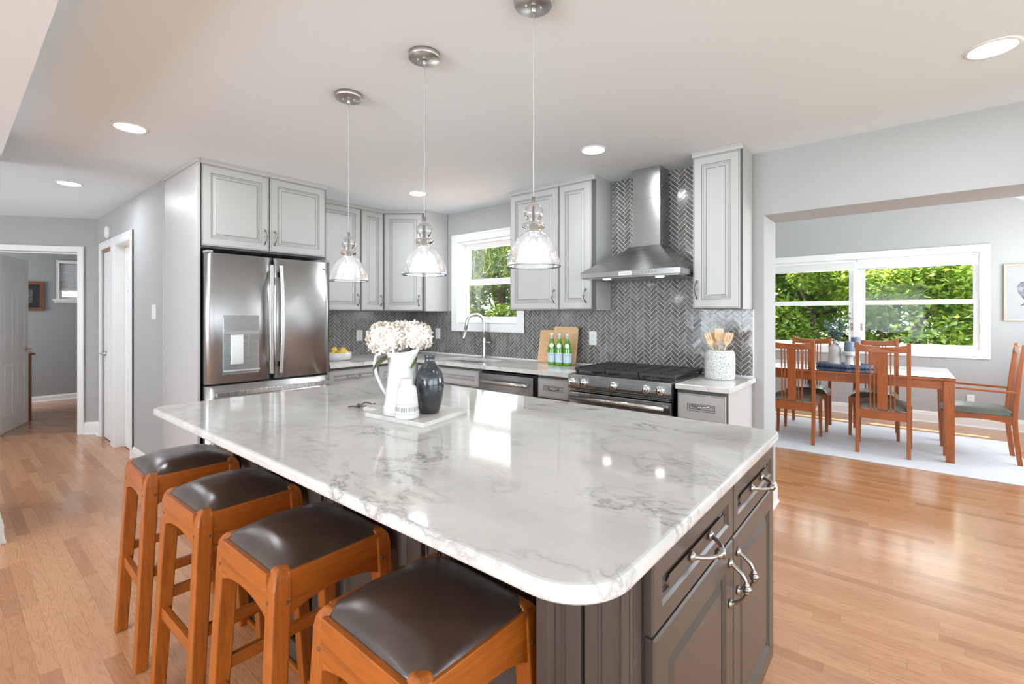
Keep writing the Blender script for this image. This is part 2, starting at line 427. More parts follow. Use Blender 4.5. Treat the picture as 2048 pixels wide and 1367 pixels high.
def bottle_mat():
    t = NT('green_bottle_glass'); t.base((.13, .38, .015)); t.set(Roughness=.06, Coat_Weight=.6)
    t.bsdf.inputs['Transmission Weight'].default_value = .25
    return t.mat
M['bottle'] = bottle_mat()
def vase_mat():
    t = NT('mottled_dark_glaze'); co = t.coord(); n = t.noise(co, 26, 6, .7); z = t.node('ShaderNodeSeparateXYZ'); t.link(t.coord(), z.inputs[0])
    c = t.ramp(n, [(.32, (.010, .013, .016)), (.52, (.030, .036, .042)), (.72, (.11, .12, .13))])
    k = t.ramp(t.math('MULTIPLY', z.outputs[2], 4.0), [(.06, 0.0), (.45, 1.0)])
    t.base(t.mix(k, (.035, .031, .028), c)); t.set(Roughness=.14, Coat_Weight=.6); return t.mat
M['vase'] = vase_mat()
def terrazzo():
    t = NT('speckled_stone'); co = t.coord()
    v = t.node('ShaderNodeTexVoronoi'); v.inputs['Scale'].default_value = 115; t.link(co, v.inputs['Vector'])
    m = t.ramp(t.noise(co, 120, 3, .6), [(.50, 0.0), (.58, 1.0)])
    t.base(t.mix(m, (.70, .70, .68), t.ramp(v.outputs['Distance'], [(.1, .12), (.6, .5)]))); t.set(Roughness=.5); return t.mat
M['terrazzo'] = terrazzo()
def petals():
    t = NT('ivory_petals'); g = t.node('ShaderNodeNewGeometry')
    c = t.ramp(g.outputs['Random Per Island'], [(0, lin(255, 250, 240)), (.6, lin(252, 243, 232)), (1, lin(240, 224, 206))])
    t.base(c); t.set(Roughness=.6, Subsurface_Weight=.0)
    return t.mat
M['petal'] = petals()
def leafmat(name, stops):
    t = NT(name); t.n.remove(t.bsdf); g = t.node('ShaderNodeNewGeometry')
    c = t.ramp(g.outputs['Random Per Island'], stops)
    d = t.node('ShaderNodeBsdfDiffuse'); tl = t.node('ShaderNodeBsdfTranslucent'); gl = t.node('ShaderNodeBsdfGlossy'); gl.inputs['Roughness'].default_value = .35
    t.link(c, d.inputs[0]); t.link(t.mix(.5, c, (.50, .60, .05)), tl.inputs[0])
    m = t.node('ShaderNodeMixShader'); m.inputs[0].default_value = .55; t.link(d.outputs[0], m.inputs[1]); t.link(tl.outputs[0], m.inputs[2])
    m2 = t.node('ShaderNodeMixShader'); m2.inputs[0].default_value = .05; t.link(m.outputs[0], m2.inputs[1]); t.link(gl.outputs[0], m2.inputs[2])
    t.link(m2.outputs[0], t.out.inputs[0]); return t.mat
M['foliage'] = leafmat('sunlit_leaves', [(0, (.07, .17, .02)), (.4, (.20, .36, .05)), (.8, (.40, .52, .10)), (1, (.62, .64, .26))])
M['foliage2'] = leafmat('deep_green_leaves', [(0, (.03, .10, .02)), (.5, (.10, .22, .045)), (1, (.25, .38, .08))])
M['needles'] = leafmat('pine_needles', [(0, (.006, .035, .018)), (.5, (.015, .075, .035)), (.85, (.05, .14, .05)), (1, (.22, .28, .05))])
def rugmat():
    t = NT('pale_blue_rug'); co = t.coord(); n = t.noise(t.coord((1, 1, 1)), 3, 6, .7); f = t.noise(t.coord((260, 40, 1)), 1, 3)
    c = t.ramp(n, [(.35, lin(226, 228, 234)), (.6, lin(238, 238, 242)), (.8, lin(216, 220, 228))])
    t.base(t.mix(.35, c, t.ramp(f, [(.3, .82), (.7, 1.0)]), 'MULTIPLY')); t.set(Roughness=.95); t.bump(f, .3, .003); return t.mat
M['rug'] = rugmat()
def traymat():
    t = NT('blue_woven_tray'); co = t.coord((18, 18, 6)); n = t.noise(co, 2.5, 5, .7)
    t.base(t.ramp(n, [(.3, (.03, .045, .10)), (.55, (.12, .16, .26)), (.75, (.42, .47, .55))])); t.set(Roughness=.5); return t.mat
M['tray'] = traymat()
def artmat(name, a, b, c):
    t = NT(name); n = t.noise(t.coord((1, 1, 1)), 14, 6, .7)
    t.base(t.ramp(n, [(.35, a), (.5, b), (.65, c)])); t.set(Roughness=.6); return t.mat
M['art_ink'] = artmat('blue_ink_sketch', (.10, .11, .14), (.28, .30, .36), (.65, .66, .68))
M['landscape'] = artmat('landscape_print', (.10, .12, .08), (.35, .38, .34), (.60, .62, .58))
def labelmat():
    t = NT('pale_blue_bottle_label'); n = t.noise(t.coord(), 60, 5, .7)
    t.base(t.ramp(n, [(.3, lin(214, 226, 236)), (.55, lin(188, 208, 224)), (.7, lin(224, 232, 230))])); t.set(Roughness=.5); return t.mat
M['label'] = labelmat()

# ================================================================== THE SETTING
def wall(name, boxes, mat, loc=(0, 0, 0), rotz=0, bevel=0):
    mb = MB()
    for b in boxes: mb.box(*b)
    return struct(mb.obj(name, mat, None, loc, rotz, bevel, weld=False))
wall('floor', [(-8.6, 3.0, -4.6, 8.05, -.06, 0)], M['oak'])
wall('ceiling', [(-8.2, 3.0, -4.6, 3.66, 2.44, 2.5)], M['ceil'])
# kitchen back wall: window part, range part, header over the opening to the dining room
wb = wall('wall_back', [(-4.58, -3.665, 3.51, 3.66, 0, 2.44), (-3.665, -2.835, 3.51, 3.66, 0, 1.265), (-3.665, -2.835, 3.51, 3.66, 2.115, 2.44), (-2.835, -2.5, 3.51, 3.66, 0, 2.44),
     (-2.5, -.72, 3.51, 3.87, 0, 3.7), (-.72, 1.7, 3.51, 3.87, 2.02, 3.7), (1.7, 3.0, 3.51, 3.87, 0, 3.7)], M['wall'])
wl = wall('wall_left', [(-4.60, -4.46, 1.14, 3.51, 0, 2.44)], M['wall'])
# hallway
wall('wall_hall', [(-7.05, -6.80, 1.125, 1.24, 0, 2.44), (-6.80, -6.28, 1.125, 1.24, 2.065, 2.44), (-6.28, -6.17, 1.125, 1.24, 0, 2.44),
     (-6.17, -5.54, 1.125, 1.24, 2.065, 2.44), (-5.54, -4.54, 1.125, 1.24, 0, 2.44)], M['wall'])
HA = (-7.05, 1.13, 0); HR = radians(53.9)
wall('wall_hall_end', [(-.19, .0, 0, .12, 0, 2.44), (-1.0, -.19, 0, .12, 2.046, 2.44), (-1.9, -1.0, 0, .12, 0, 2.44)], M['wall'], HA, HR)
wall('wall_stub', [(-4.95, -4.1, -.2, .215, 0, 2.44)], M['wall'])
wall('wall_side_hall', [(-4.95, -4.83, -2.2, -.2, 0, 2.44), (-8.2, -7.5, -2.25, -2.13, 0, 2.44), (-5.15, -4.83, -2.25, -2.13, 0, 2.44), (-7.5, -5.15, -2.25, -2.13, 0, .5), (-7.5, -5.15, -2.25, -2.13, 2.2, 2.44), (-8.22, -8.1, -2.13, -.30, 0, 2.44)], M['wall'])  # unseen side hall, added with an opening that lets fill light into the hallway
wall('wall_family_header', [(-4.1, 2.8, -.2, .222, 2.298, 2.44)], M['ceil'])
wall('wall_family_left', [(-4.83, -4.71, -4.6, -2.2, 0, 2.44)], M['wall'])
wall('wall_family_rear', [(-4.83, -3.75, -4.52, -4.4, 0, 2.44), (.55, 3.0, -4.52, -4.4, 0, 2.44), (-3.75, .55, -4.52, -4.4, 0, .45), (-3.75, .55, -4.52, -4.4, 2.38, 2.44)], M['wall'])
wall('wall_right', [(2.8, 2.92, -4.4, -3.35, 0, 2.44), (2.8, 2.92, .15, .35, 0, 2.44), (2.8, 2.92, 3.15, 3.51, 0, 2.44), (2.8, 2.92, .35, 3.15, 0, .5), (2.8, 2.92, .35, 3.15, 2.38, 2.44), (2.8, 2.92, -3.35, .15, 0, .5), (2.8, 2.92, -3.35, .15, 2.38, 2.44)], M['wall'])
# bedroom past the open door
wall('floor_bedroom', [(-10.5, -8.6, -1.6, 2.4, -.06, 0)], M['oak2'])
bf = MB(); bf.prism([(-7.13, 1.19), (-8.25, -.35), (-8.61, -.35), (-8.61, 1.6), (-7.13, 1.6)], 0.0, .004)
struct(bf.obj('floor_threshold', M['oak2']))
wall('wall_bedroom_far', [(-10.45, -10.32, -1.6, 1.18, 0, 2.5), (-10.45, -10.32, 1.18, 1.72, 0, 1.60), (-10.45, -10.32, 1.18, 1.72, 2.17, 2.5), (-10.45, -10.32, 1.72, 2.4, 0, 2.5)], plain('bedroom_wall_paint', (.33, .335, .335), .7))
wall('wall_bedroom_side', [(-10.45, -7.06, 2.3, 2.4, 0, 2.5), (-10.45, -8.3, -1.6, -1.5, 0, 2.5), (-8.4, -8.3, -1.5, -.32, 0, 2.5), (-7.12, -7.05, 1.26, 2.3, 0, 2.5)], M['wall'])
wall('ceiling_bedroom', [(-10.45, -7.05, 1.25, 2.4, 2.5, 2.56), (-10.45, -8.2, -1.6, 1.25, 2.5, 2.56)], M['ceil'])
# dining room: gable vault
wall('wall_dining_far', [(-2.6, -1.70, 7.93, 8.10, 0, 3.7), (.71, 2.0, 7.93, 8.10, 0, 3.7), (-1.70, .71, 7.93, 8.10, 0, .905), (-1.70, .71, 7.93, 8.10, 2.12, 3.7)], M['wall'])
wall('wall_dining_left', [(-2.6, -2.5, 3.87, 7.93, 0, 2.3)], M['wall'])
wall('wall_dining_right', [(1.9, 2.05, 3.87, 4.3, 0, 2.3), (1.9, 2.05, 7.5, 7.93, 0, 2.3), (1.9, 2.05, 4.3, 7.5, 0, .75), (1.9, 2.05, 4.3, 7.5, 2.1, 2.3)], M['wall'])
dc = MB()
rz = lambda x: 2.665 + .577 * (1.065 - (x if x > -.3 else -.6 - x))
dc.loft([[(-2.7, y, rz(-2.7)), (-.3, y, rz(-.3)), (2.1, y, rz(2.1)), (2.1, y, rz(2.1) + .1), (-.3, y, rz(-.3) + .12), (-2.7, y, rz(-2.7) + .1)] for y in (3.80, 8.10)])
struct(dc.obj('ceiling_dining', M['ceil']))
wall('trim_sun_blocker', [(-3.2, 2.6, 8.11, 8.90, 2.84, 2.92)], M['blocker'])  # unseen overhang, added and sized to cut the sun to a narrow floor strip
wall('lawn', [(-40, 30, 8.3, 60, -.5, -.42), (-40, -2.7, 3.7, 8.3, -.5, -.42), (2.2, 30, -8, 8.3, -.5, -.42)], M['soil'])

# baseboards: profiled board with a cap
def baseboard(name, runs, h=.14):
    mb = MB()
    for (x0, y0, x1, y1) in runs:                 # wall line seen left to right; room on the right-hand side
        a = Vector((x0, y0, 0)); b = Vector((x1, y1, 0)); d = (b - a).normalized(); n = Vector((d.y, -d.x, 0))
        prof = [(0, 0), (.016, 0), (.016, h * .72), (.012, h * .78), (.012, h * .86), (.006, h * .97), (0, h)]
        mb.loft([[p + n * u + Vector((0, 0, v)) for u, v in prof] for p in (a, b)])
        mb.loft([[p + n * u + Vector((0, 0, v)) for u, v in [(.016, 0), (.026, 0), (.024, .014), (.016, .018)]] for p in (a, b)])
    return struct(mb.obj(name, M['trim']))
e = Vector((cos(HR), sin(HR), 0)); A0 = Vector(HA)
q1 = A0 - e * .134
baseboard('baseboard_hall', [(q1.x, q1.y, A0.x, A0.y), (-7.05, 1.125, -6.89, 1.125), (-5.465, 1.125, -4.54, 1.125)])
baseboard('baseboard_stub', [(-4.1, -.2, -4.1, .215), (-4.1, .215, -4.5, .215)], .15)
baseboard('baseboard_dining', [(-2.5, 7.93, 1.9, 7.93), (1.9, 7.93, 1.9, 3.87)], .14)
baseboard('baseboard_back', [(-.785, 3.51, -.72, 3.51), (-.72, 3.51, -.72, 3.87), (-.72, 3.87, -2.5, 3.87)], .14)
baseboard('baseboard_bedroom', [(-10.32, -1.5, -10.32, 2.3)], .09)
# casings
def casing(mb, x0, x1, z0, z1, w, y=0, t=.018, bottom=False):
    """picture-frame casing; x0..z1 = the outer edge"""
    P = [(0, 0), (t, .004), (t, w * .25), (t * .7, w * .35), (t * .7, w * .85), (t * .4, w), (0, w)]
    mb.box(x0, x0 + w, y - t * .8, y, z0, z1); mb.box(x1 - w, x1, y - t * .8, y, z0, z1)
    mb.box(x0 + w, x1 - w, y - t * .8, y, z1 - w, z1)
    mb.box(x0, x0 + w * .25, y - t, y, z0, z1); mb.box(x1 - w * .25, x1, y - t, y, z0, z1); mb.box(x0 + w * .25, x1 - w * .25, y - t, y, z1 - w * .25, z1)
    if bottom:
        mb.box(x0 + w, x1 - w, y - t * .8, y, z0, z0 + w); mb.box(x0 + w * .25, x1 - w * .25, y - t, y, z0, z0 + w * .25)
mb = MB(); casing(mb, -6.886, -6.262, 0, 2.14, .075, 1.124); struct(mb.obj('trim_1', M['trim'], weld=False, bevel=.003))
mb = MB(); casing(mb, -6.245, -5.468, 0, 2.14, .072, 1.124)
mb.box(-6.17, -6.158, 1.11, 1.24, 0, 2.065); mb.box(-5.552, -5.54, 1.11, 1.24, 0, 2.065); mb.box(-6.17, -5.54, 1.11, 1.24, 2.055, 2.067); struct(mb.obj('trim_2', M['trim'], weld=False, bevel=.003))
mb = MB(); casing(mb, -1.07, -.134, 0, 2.12, .062, -.001)
mb.box(-.20, -.188, 0, .12, 0, 2.046); mb.box(-1.002, -.99, 0, .12, 0, 2.046); mb.box(-1.0, -.19, 0, .12, 2.035, 2.048); struct(mb.obj('trim_3', M['trim'], None, HA, HR, weld=False, bevel=.003))

# doors: six panels each
def door(name, w, loc, rotz, lever=None, hinges=(), hx=0, h=2.03):
    mb = MB(); d = .035
    mb.box(0, w, .002, d, .008, h)
    sw = w * .15; pw = (w - 3 * sw) / 2
    prof = [(0, .0, 0), (0, .0005, 0), (.012, -.007, 0), (.020, -.007, 0), (.040, .000, 0)]
    # face sheet with sunk panels, built as strips around the panels
    zs = [(.20, .80), (.94, 1.60), (1.70, 1.90)]
    xs = [(sw, sw + pw), (2 * sw + pw, 2 * sw + 2 * pw)]
    mb.box(0, sw, -.006, .002, .008, h); mb.box(w - sw, w, -.006, .002, .008, h); mb.box(sw + pw, 2 * sw + pw, -.006, .002, .008, h)
    zz = [.008] + [v for z in zs for v in z] + [h]
    for i in range(0, 8, 2):
        for x0, x1 in xs: mb.box(x0, x1, -.006, .002, zz[i], zz[i + 1])
    for z0, z1 in zs:
        for x0, x1 in xs: mb.front(x0, x1, z0, z1, .002, [(0, .0, 0), (.004, .001, 0), (.02, .001, 0), (.034, .007, 0)])
    o = mb.obj(name, M['trim'], None, loc, rotz, weld=False)
    struct(o)
    if lever:
        lx, s = lever; m = MB()
        m.lathe([(.002, 0), (.026, 0), (.028, .006), (.020, .014), (.010, .02), (.009, .045), (.002, .047)], 20, M=at(lx, -.006, .93, FACE))
        m.tube([(lx, -.05, .93), (lx + s * .04, -.052, .932), (lx + s * .105, -.05, .928)], [.008, .0075, .006], 10)
        m.obj('door_handle', M['silver'], o)
    for z in hinges:
        m = MB(); m.box(hx - .014, hx + .014, -.0095, -.004, z - .045, z + .045); m.cyl((hx, -.010, z - .045), (hx, -.010, z + .045), .005, 8)
        m.obj('hinge', M['silver'], o, weld=False)
    return o
door('door_1', .50, (-6.79, 1.145, 0), 0, (.07, -1), (.35, 1.05, 1.75), .485)
door('door_2', .60, (-6.155, 1.20, 0), 0, None, (.32, 1.05, 1.74), .585)
hl = Vector(HA) + Matrix.Rotation(HR, 4, 'Z') @ Vector((-1.0, .125, 0))
tip = Vector((-8.47, .675, 0)); dd = tip - hl
# leaf seen from the kitchen side: local x runs from the hinge to the free edge
door('door_3', .80, (hl.x, hl.y, 0), math.atan2(dd.y, dd.x) + pi if False else math.atan2(dd.y, dd.x), (.74, -1), (), 0)
# windows
def sash(mb, x0, x1, z0, z1, y, w=.045, t=.035):
    mb.box(x0, x0 + w, y, y + t, z0, z1); mb.box(x1 - w, x1, y, y + t, z0, z1)
    mb.box(x0 + w, x1 - w, y, y + t, z0, z0 + w); mb.box(x0 + w, x1 - w, y, y + t, z1 - w, z1)
mb = MB(); casing(mb, -3.745, -2.752, 1.18, 2.20, .083, 3.509, bottom=True)
mb.box(-3.665, -3.655, 3.50, 3.66, 1.265, 2.115); mb.box(-2.845, -2.835, 3.50, 3.66, 1.265, 2.115); mb.box(-3.655, -2.845, 3.50, 3.66, 1.265, 1.275); mb.box(-3.655, -2.845, 3.50, 3.66, 2.105, 2.115)
wo_ = struct(mb.obj('window_1', M['trim'], weld=False, bevel=.003))
m = MB(); sash(m, -3.655, -2.845, 1.275, 1.725, 3.585, .058, .03); m.obj('lower_sash', M['sill'], wo_, weld=False, bevel=.003)
m = MB(); sash(m, -3.655, -2.845, 1.665, 2.105, 3.618, .055, .03); m.obj('upper_sash', M['sill'], wo_, weld=False, bevel=.003)
m = MB(); m.box(-3.62, -2.88, 3.598, 3.602, 1.30, 1.70); m.box(-3.62, -2.88, 3.631, 3.635, 1.69, 2.07); m.obj('glass', M['pane'], wo_, weld=False)
mb = MB(); casing(mb, -1.785, .79, .823, 2.195, .082, 7.929, bottom=True)
mb.box(-1.70, -1.69, 7.92, 8.06, .905, 2.12); mb.box(.70, .71, 7.92, 8.06, .905, 2.12); mb.box(-1.69, .70, 7.92, 8.06, .905, .925); mb.box(-1.69, .70, 7.92, 8.06, 2.105, 2.12); mb.box(-.535, -.455, 7.95, 8.06, .925, 2.105)
wo2 = struct(mb.obj('window_2', M['trim'], weld=False, bevel=.003))
for x0, x1 in ((-1.69, -.535), (-.455, .70)):
    m = MB(); sash(m, x0, x1, .925, 1.535, 7.975, .05, .03); m.obj('lower_sash', M['sill'], wo2, weld=False, bevel=.003)
    m = MB(); sash(m, x0, x1, 1.495, 2.105, 8.01, .05, .03); m.obj('upper_sash', M['sill'], wo2, weld=False, bevel=.003)
    m = MB(); m.box(x0 + .03, x1 - .03, 7.989, 7.993, .95, 1.51); m.box(x0 + .03, x1 - .03, 8.022, 8.026, 1.52, 2.08); m.obj('glass', M['pane'], wo2, weld=False)
for i, (x0, x1) in enumerate(((-1.685, -.51), (-.485, .698))):
    r = thing('roller_shade', ('white roller shade rolled up over the left dining window half, above the eucalyptus', 'white roller shade rolled up over the right dining window half, nearer the framed art')[i], 'window shade', ((x0 + x1) / 2, 7.945, 2.10), 0, 'roller shades in the dining window')
    w = (x1 - x0) / 2
    m = MB(); m.box(-w, w, -.012, .03, -.035, 0); m.obj('cassette', M['sill'], r, bevel=.004)
    m = MB(); m.box(-w + .008, w - .008, .004, .007, -.125, -.03); m.obj('cloth', M['wshade'], r)
    m = MB(); m.tube([(-w + .008, .0055, -.13), (w - .008, .0055, -.13)], .008, 10); m.obj('bottom_bar', M['sill'], r)
for x in (-.552, -.438):
    t = thing('window_latch', 'dark metal sash latch on the %s side of the dining window mullion' % ('left' if x < -.5 else 'right'), 'latch', (x, 7.974, 1.19))
    m = MB(); m.box(-.012, .012, -.006, 0, -.05, .05); m.obj('plate', M['pewter'], t, bevel=.002)
    m = MB(); m.tube([(0, -.006, .03), (0, -.03, .01), (0, -.032, -.02)], .005, 8); m.obj('lever', M['pewter'], t)
mb = MB(); casing(mb, 1.135, 1.765, 1.555, 2.215, .045, 0, bottom=False); mb.box(1.10, 1.80, -.035, 0, 1.575, 1.60); mb.box(1.12, 1.78, -.012, 0, 1.54, 1.575)
wo3 = struct(mb.obj('window_3', M['trim'], None, (-10.318, 0, 0), radians(90), weld=False))
m = MB(); sash(m, 1.18, 1.72, 1.60, 2.17, .05, .04, .03); m.obj('sash', M['sill'], wo3, weld=False)
m = MB(); m.box(1.20, 1.70, .063, .067, 1.62, 2.15); m.obj('glass', M['pane'], wo3)
t = thing('cellular_shade', 'pleated grey shade half lowered in the bedroom window beyond the open door', 'window shade', (-10.33, 1.45, 1.75))
m = MB(); n = 12
for i in range(n):
    z0 = .42 - i * .035 - .035
    m.loft([[(-.012, y, z0), (0.004, y, z0 + .0175), (-.012, y, z0 + .035), (-.028, y, z0 + .0175)] for y in (-.265, .265)])
m.obj('pleats', M['blind_lit'], t)
m = MB(); m.box(-.03, .006, -.265, .265, -.02, 0); m.obj('bottom_rail', M['sill'], t)

# backsplash: herringbone of 25 x 75 mm tiles, raised on grout
def herring(name, rects, parent, M4, ox=0, oz=0, label=None):
    """rects in (a, b) on the wall; M4 maps (a, b, height) to the room"""
    Wd, n, g = .0258, 3, .0036
    mb = MB(); rng = random.Random(5)
    def clip(poly, rc):
        x0, x1, y0, y1 = rc
        for ax, val, sg in ((0, x0, 1), (0, x1, -1), (1, y0, 1), (1, y1, -1)):
            out = []
            for i in range(len(poly)):
                a, b = poly[i], poly[(i + 1) % len(poly)]
                da, db = (a[ax] - val) * sg, (b[ax] - val) * sg
                if da >= 0: out.append(a)
                if da * db < 0:
                    k = da / (da - db); out.append((a[0] + (b[0] - a[0]) * k, a[1] + (b[1] - a[1]) * k))
            poly = out
            if len(poly) < 3: return []
        return poly
    amin = min(r[0] for r in rects); amax = max(r[1] for r in rects); bmin = min(r[2] for r in rects); bmax = max(r[3] for r in rects)
    c = math.sqrt(.5)
    for p in range(-4, int((amax - amin) / (Wd * n * 1.414)) + 5):
        for k in range(-6, int((bmax - bmin) / (Wd * 1.414)) + 8):
            for kind in (0, 1):
                # cell origin: k steps of (1,1), p steps of (n,-n)
                u0 = k + p * n; v0 = k - p * n
                if kind == 0: r = (u0, u0 + n, v0, v0 + 1)
                else: r = (u0 + n, u0 + n + 1, v0 + 1 - n, v0 + 1)
                q = [(r[0] * Wd + g / 2, r[2] * Wd + g / 2), (r[1] * Wd - g / 2, r[2] * Wd + g / 2), (r[1] * Wd - g / 2, r[3] * Wd - g / 2), (r[0] * Wd + g / 2, r[3] * Wd - g / 2)]
                q = [((x - y) * c + amin + ox, (x + y) * c + bmin + oz) for x, y in q]
                for rc in rects:
                    w = clip(q, rc)
                    if len(w) < 3: continue
                    cx = sum(x for x, y in w) / len(w); cy = sum(y for x, y in w) / len(w)
                    tx, ty = rng.uniform(-.010, .010), rng.uniform(-.010, .010)
                    m = len(w)
                    bot = [(x, y, .0015) for x, y in w]
                    mid = [(x, y, .0055 + (x - cx) * tx + (y - cy) * ty) for x, y in w]
                    top = [(cx + (x - cx) * .965, cy + (y - cy) * .965, .0066 + (x - cx) * tx + (y - cy) * ty) for x, y in w]
                    vs = bot + mid + top; fs = [tuple(range(2 * m, 3 * m))]
                    for i in range(m):
                        j = (i + 1) % m; fs += [(i, j, m + j, m + i), (m + i, m + j, 2 * m + j, 2 * m + i)]
                    mb.add(vs, fs, 0, False, M4)
    for rc in rects:
        mb.box(rc[0], rc[1], rc[2], rc[3], 0, .0035, 1, M4)
    o = mb.obj(name, [M['tile'], M['grout']], parent, weld=False)
    if label: o['label'] = label
    return o
MBK = Matrix(((1, 0, 0, 0), (0, 0, -1, 3.51), (0, 1, 0, 0), (0, 0, 0, 1)))
MLF = Matrix(((0, 0, 1, -4.46), (1, 0, 0, 0), (0, 1, 0, 0), (0, 0, 0, 1)))
herring('tile_backsplash', [(-4.46, -3.745, .93, 1.395), (-3.745, -2.752, .93, 1.18), (-2.752, -.787, .93, 1.395), (-1.845, -1.10, 1.395, 2.44)], wb, MBK, label='grey glass herringbone tile with white grout on the range wall')
herring('tile_backsplash', [(2.06, 3.504, .93, 1.395)], wl, MLF, label='grey glass herringbone tile with white grout beside the refrigerator')
m = MB(); m.box(-.787, -.780, 3.500, 3.51, .93, 1.39); m.box(-4.44, -.785, 3.498, 3.506, .93, .938); m.obj('tile_edge_strip', M['trim'], wb, weld=False)

# ================================================================== CABINETS
def pull_mesh(L, vertical, big=1.0):
    """arched pull with flared feet and a bead in the middle; lies on y=0 and projects towards -Y"""
    m = MB(); pts = []; rs = []; N = 40
    for i in range(N + 1):
        t = -1 + 2 * i / N; a = t * L / 2; out = .034 * big * (1 - abs(t) ** 2.6) + .002
        pts.append((0, -out, a) if vertical else (a, -out, -.004 * (1 - t * t)))
        r = .0042 * big
        at_ = abs(t)
        if at_ < .09: r = .0105 * big
        elif at_ < .15: r = .0062 * big
        elif at_ < .22: r = .0078 * big
        elif at_ > .93: r = .0056 * big
        rs.append(r)
    m.tube(pts, rs, 10, up=(1, 0, 0) if vertical else (0, 0, 1))
    for s in (-1, 1):
        c = (0, 0, s * L / 2) if vertical else (s * L / 2, 0, 0)
        m.lathe([(.0005, 0), (.0105 * big, 0), (.0098 * big, .003), (.006 * big, .008), (.0005, .009)], 12, M=Matrix.Translation(c) @ FACE)
    return m
PULLS = {}
def pull(parent, x, y, z, vertical=True, L=.10, mat='pewter', big=1.0):
    key = (vertical, L, mat, big)
    if key not in PULLS: PULLS[key] = pull_mesh(L, vertical, big).mesh('pull', M[mat])
    o = bpy.data.objects.new('handle', PULLS[key]); C.objects.link(o); o.parent = parent; o.location = (x, y, z); return o
def door_prof(s=.055, g=1):
    return [(0, 0, 0), (0, .017, 0), (.002, .019, 0), (.0055, .019, g), (.008, .0185, 0), (.0095, .0195, 0), (s, .0195, g), (s + .0025, .0165, 0), (s + .009, .0155, g), (s + .011, .0135, 0),
            (s + .014, .0125, 0), (s + .030, .0185, g), (s + .033, .0178, 0), (s + .035, .0185, 0)]
def drawer_prof(s=.045, g=1):
    return [(0, 0, 0), (0, .017, 0), (.002, .019, 0), (.0055, .019, g), (.008, .0185, 0), (.0095, .0195, 0), (s, .0195, g), (s + .0028, .0160, 0), (s + .009, .0140, g), (s + .012, .0120, 0), (s + .014, .0130, 0)]
def plain_prof(s=.05):
    return [(0, 0, 0), (0, .015, 0), (.004, .019, 0), (s, .0195, 0), (s + .006, .0145, 0), (s + .013, .0135, 0), (s + .015, .0095, 0), (s + .020, .0090, 0), (s + .036, .0165, 0), (s + .042, .0172, 0)]
def cabinet(label, loc, rotz, w, d, z0, z1, fronts, mats=('white_cab', 'glaze'), name='wall_cabinet', cat='cabinet', group=None, crown=False, toe=False, extra=None, hmat='pewter', hollow=0):
    """local frame: front faces -Y at y=0, x to the right, z is height above the floor"""
    t = thing(name, label, cat, (loc[0], loc[1], z0), rotz, group)
    H = z1 - z0; m = MB(); mt = [M[mats[0]], M[mats[1]], M['dark']]
    if hollow:
        m.box(0, w, .021, d, .10, hollow); m.box(0, w, .021, .040, hollow, H); m.box(0, .018, .04, d, hollow, H); m.box(w - .018, w, .04, d, hollow, H)
    else: m.box(0, w, .021, d, (.10 if toe else 0), H)
    if toe: m.box(.0, w, .085, d, 0, .10)
    # dark glaze line around each unit's face frame
    if mats[0] == 'white_cab': m.box(.0005, w - .0005, .0195, .0212, (.10 if toe else 0) + .0006, H - .0006, 1)
    m.obj('body', mt, t, weld=False)
    if crown:
        m = MB(); P = [(.021, 0), (.001, 0), (-.002, .007), (-.003, .018), (-.010, .026), (-.010, .031), (.021, .031)]
        m.loft([[(x, u, H - .032 + v) for u, v in P] for x in (-.004, w + .004)])
        m.obj('crown_moulding', mt, t)
    for fr in fronts:
        kind, x0, x1, a, b, hp = fr[:6]
        m = MB(); L = fr[6] if len(fr) > 6 else .10
        if mats[0] == 'grey_cab': pr = plain_prof(.05 if kind == 'door' else .038)
        else: pr = door_prof() if kind == 'door' else drawer_prof(fr[7] if len(fr) > 7 else .045)
        m.front(x0, x1, a - z0, b - z0, .0195, pr)
        o = m.obj('door' if kind == 'door' else 'drawer', mt, t)
        if hp:
            hx, hz = hp
            pull(o, hx, -.0005, hz - z0, kind == 'door', L, hmat)
    if extra: extra(t, mt)
    return t
R90 = radians(90)
# over the refrigerator
cabinet('white glazed two-door cabinet over the stainless refrigerator', (-3.75, 1.142), R90, .93, .69, 1.825, 2.44,
        [('door', .006, .456, 1.838, 2.406, (.425, 1.945)), ('door', .465, .915, 1.838, 2.406, (.497, 1.945))], group='white wall cabinets', crown=True)
# tall end panels around the refrigerator
t = thing('refrigerator_end_panel', 'tall white end panel left of the refrigerator facing the hallway', 'cabinet panel', (-4.13, 1.13, 0))
m = MB(); m.box(-.41, .375, -.006, .010, 0, 2.425); m.obj('panel', M['white_cab'], t, weld=False)
m = MB(); m.box(-.412, -.398, -.012, -.005, 0, 2.425); m.box(.345, .380, -.0105, .010, 0, 2.425); m.box(-.41, .388, -.016, .006, 2.41, 2.44); m.obj('edge_trim', M['white_cab'], t, weld=False, bevel=.002)
t = thing('refrigerator_filler_panel', 'narrow white panel between the refrigerator and the drawer base', 'cabinet panel', (-4.1, 2.078, 0))
m = MB(); m.box(-.35, .35, -.006, .006, 0, 1.823); m.obj('panel', M['white_cab'], t, weld=False)
# left wall uppers
cabinet('white wall cabinet right beside the refrigerator, partly behind the left pendant', (-4.17, 2.075), R90, .592, .29, 1.39, 2.44,
        [('door', .004, .585, 1.398, 2.406, (.553, 1.50))], group='white wall cabinets', crown=True)
cabinet('narrow white wall cabinet between the refrigerator-side cabinet and the corner cabinet', (-4.17, 2.669), R90, .262, .29, 1.39, 2.44,
        [('door', .004, .258, 1.398, 2.406, (.228, 1.50))], group='white wall cabinets', crown=True)
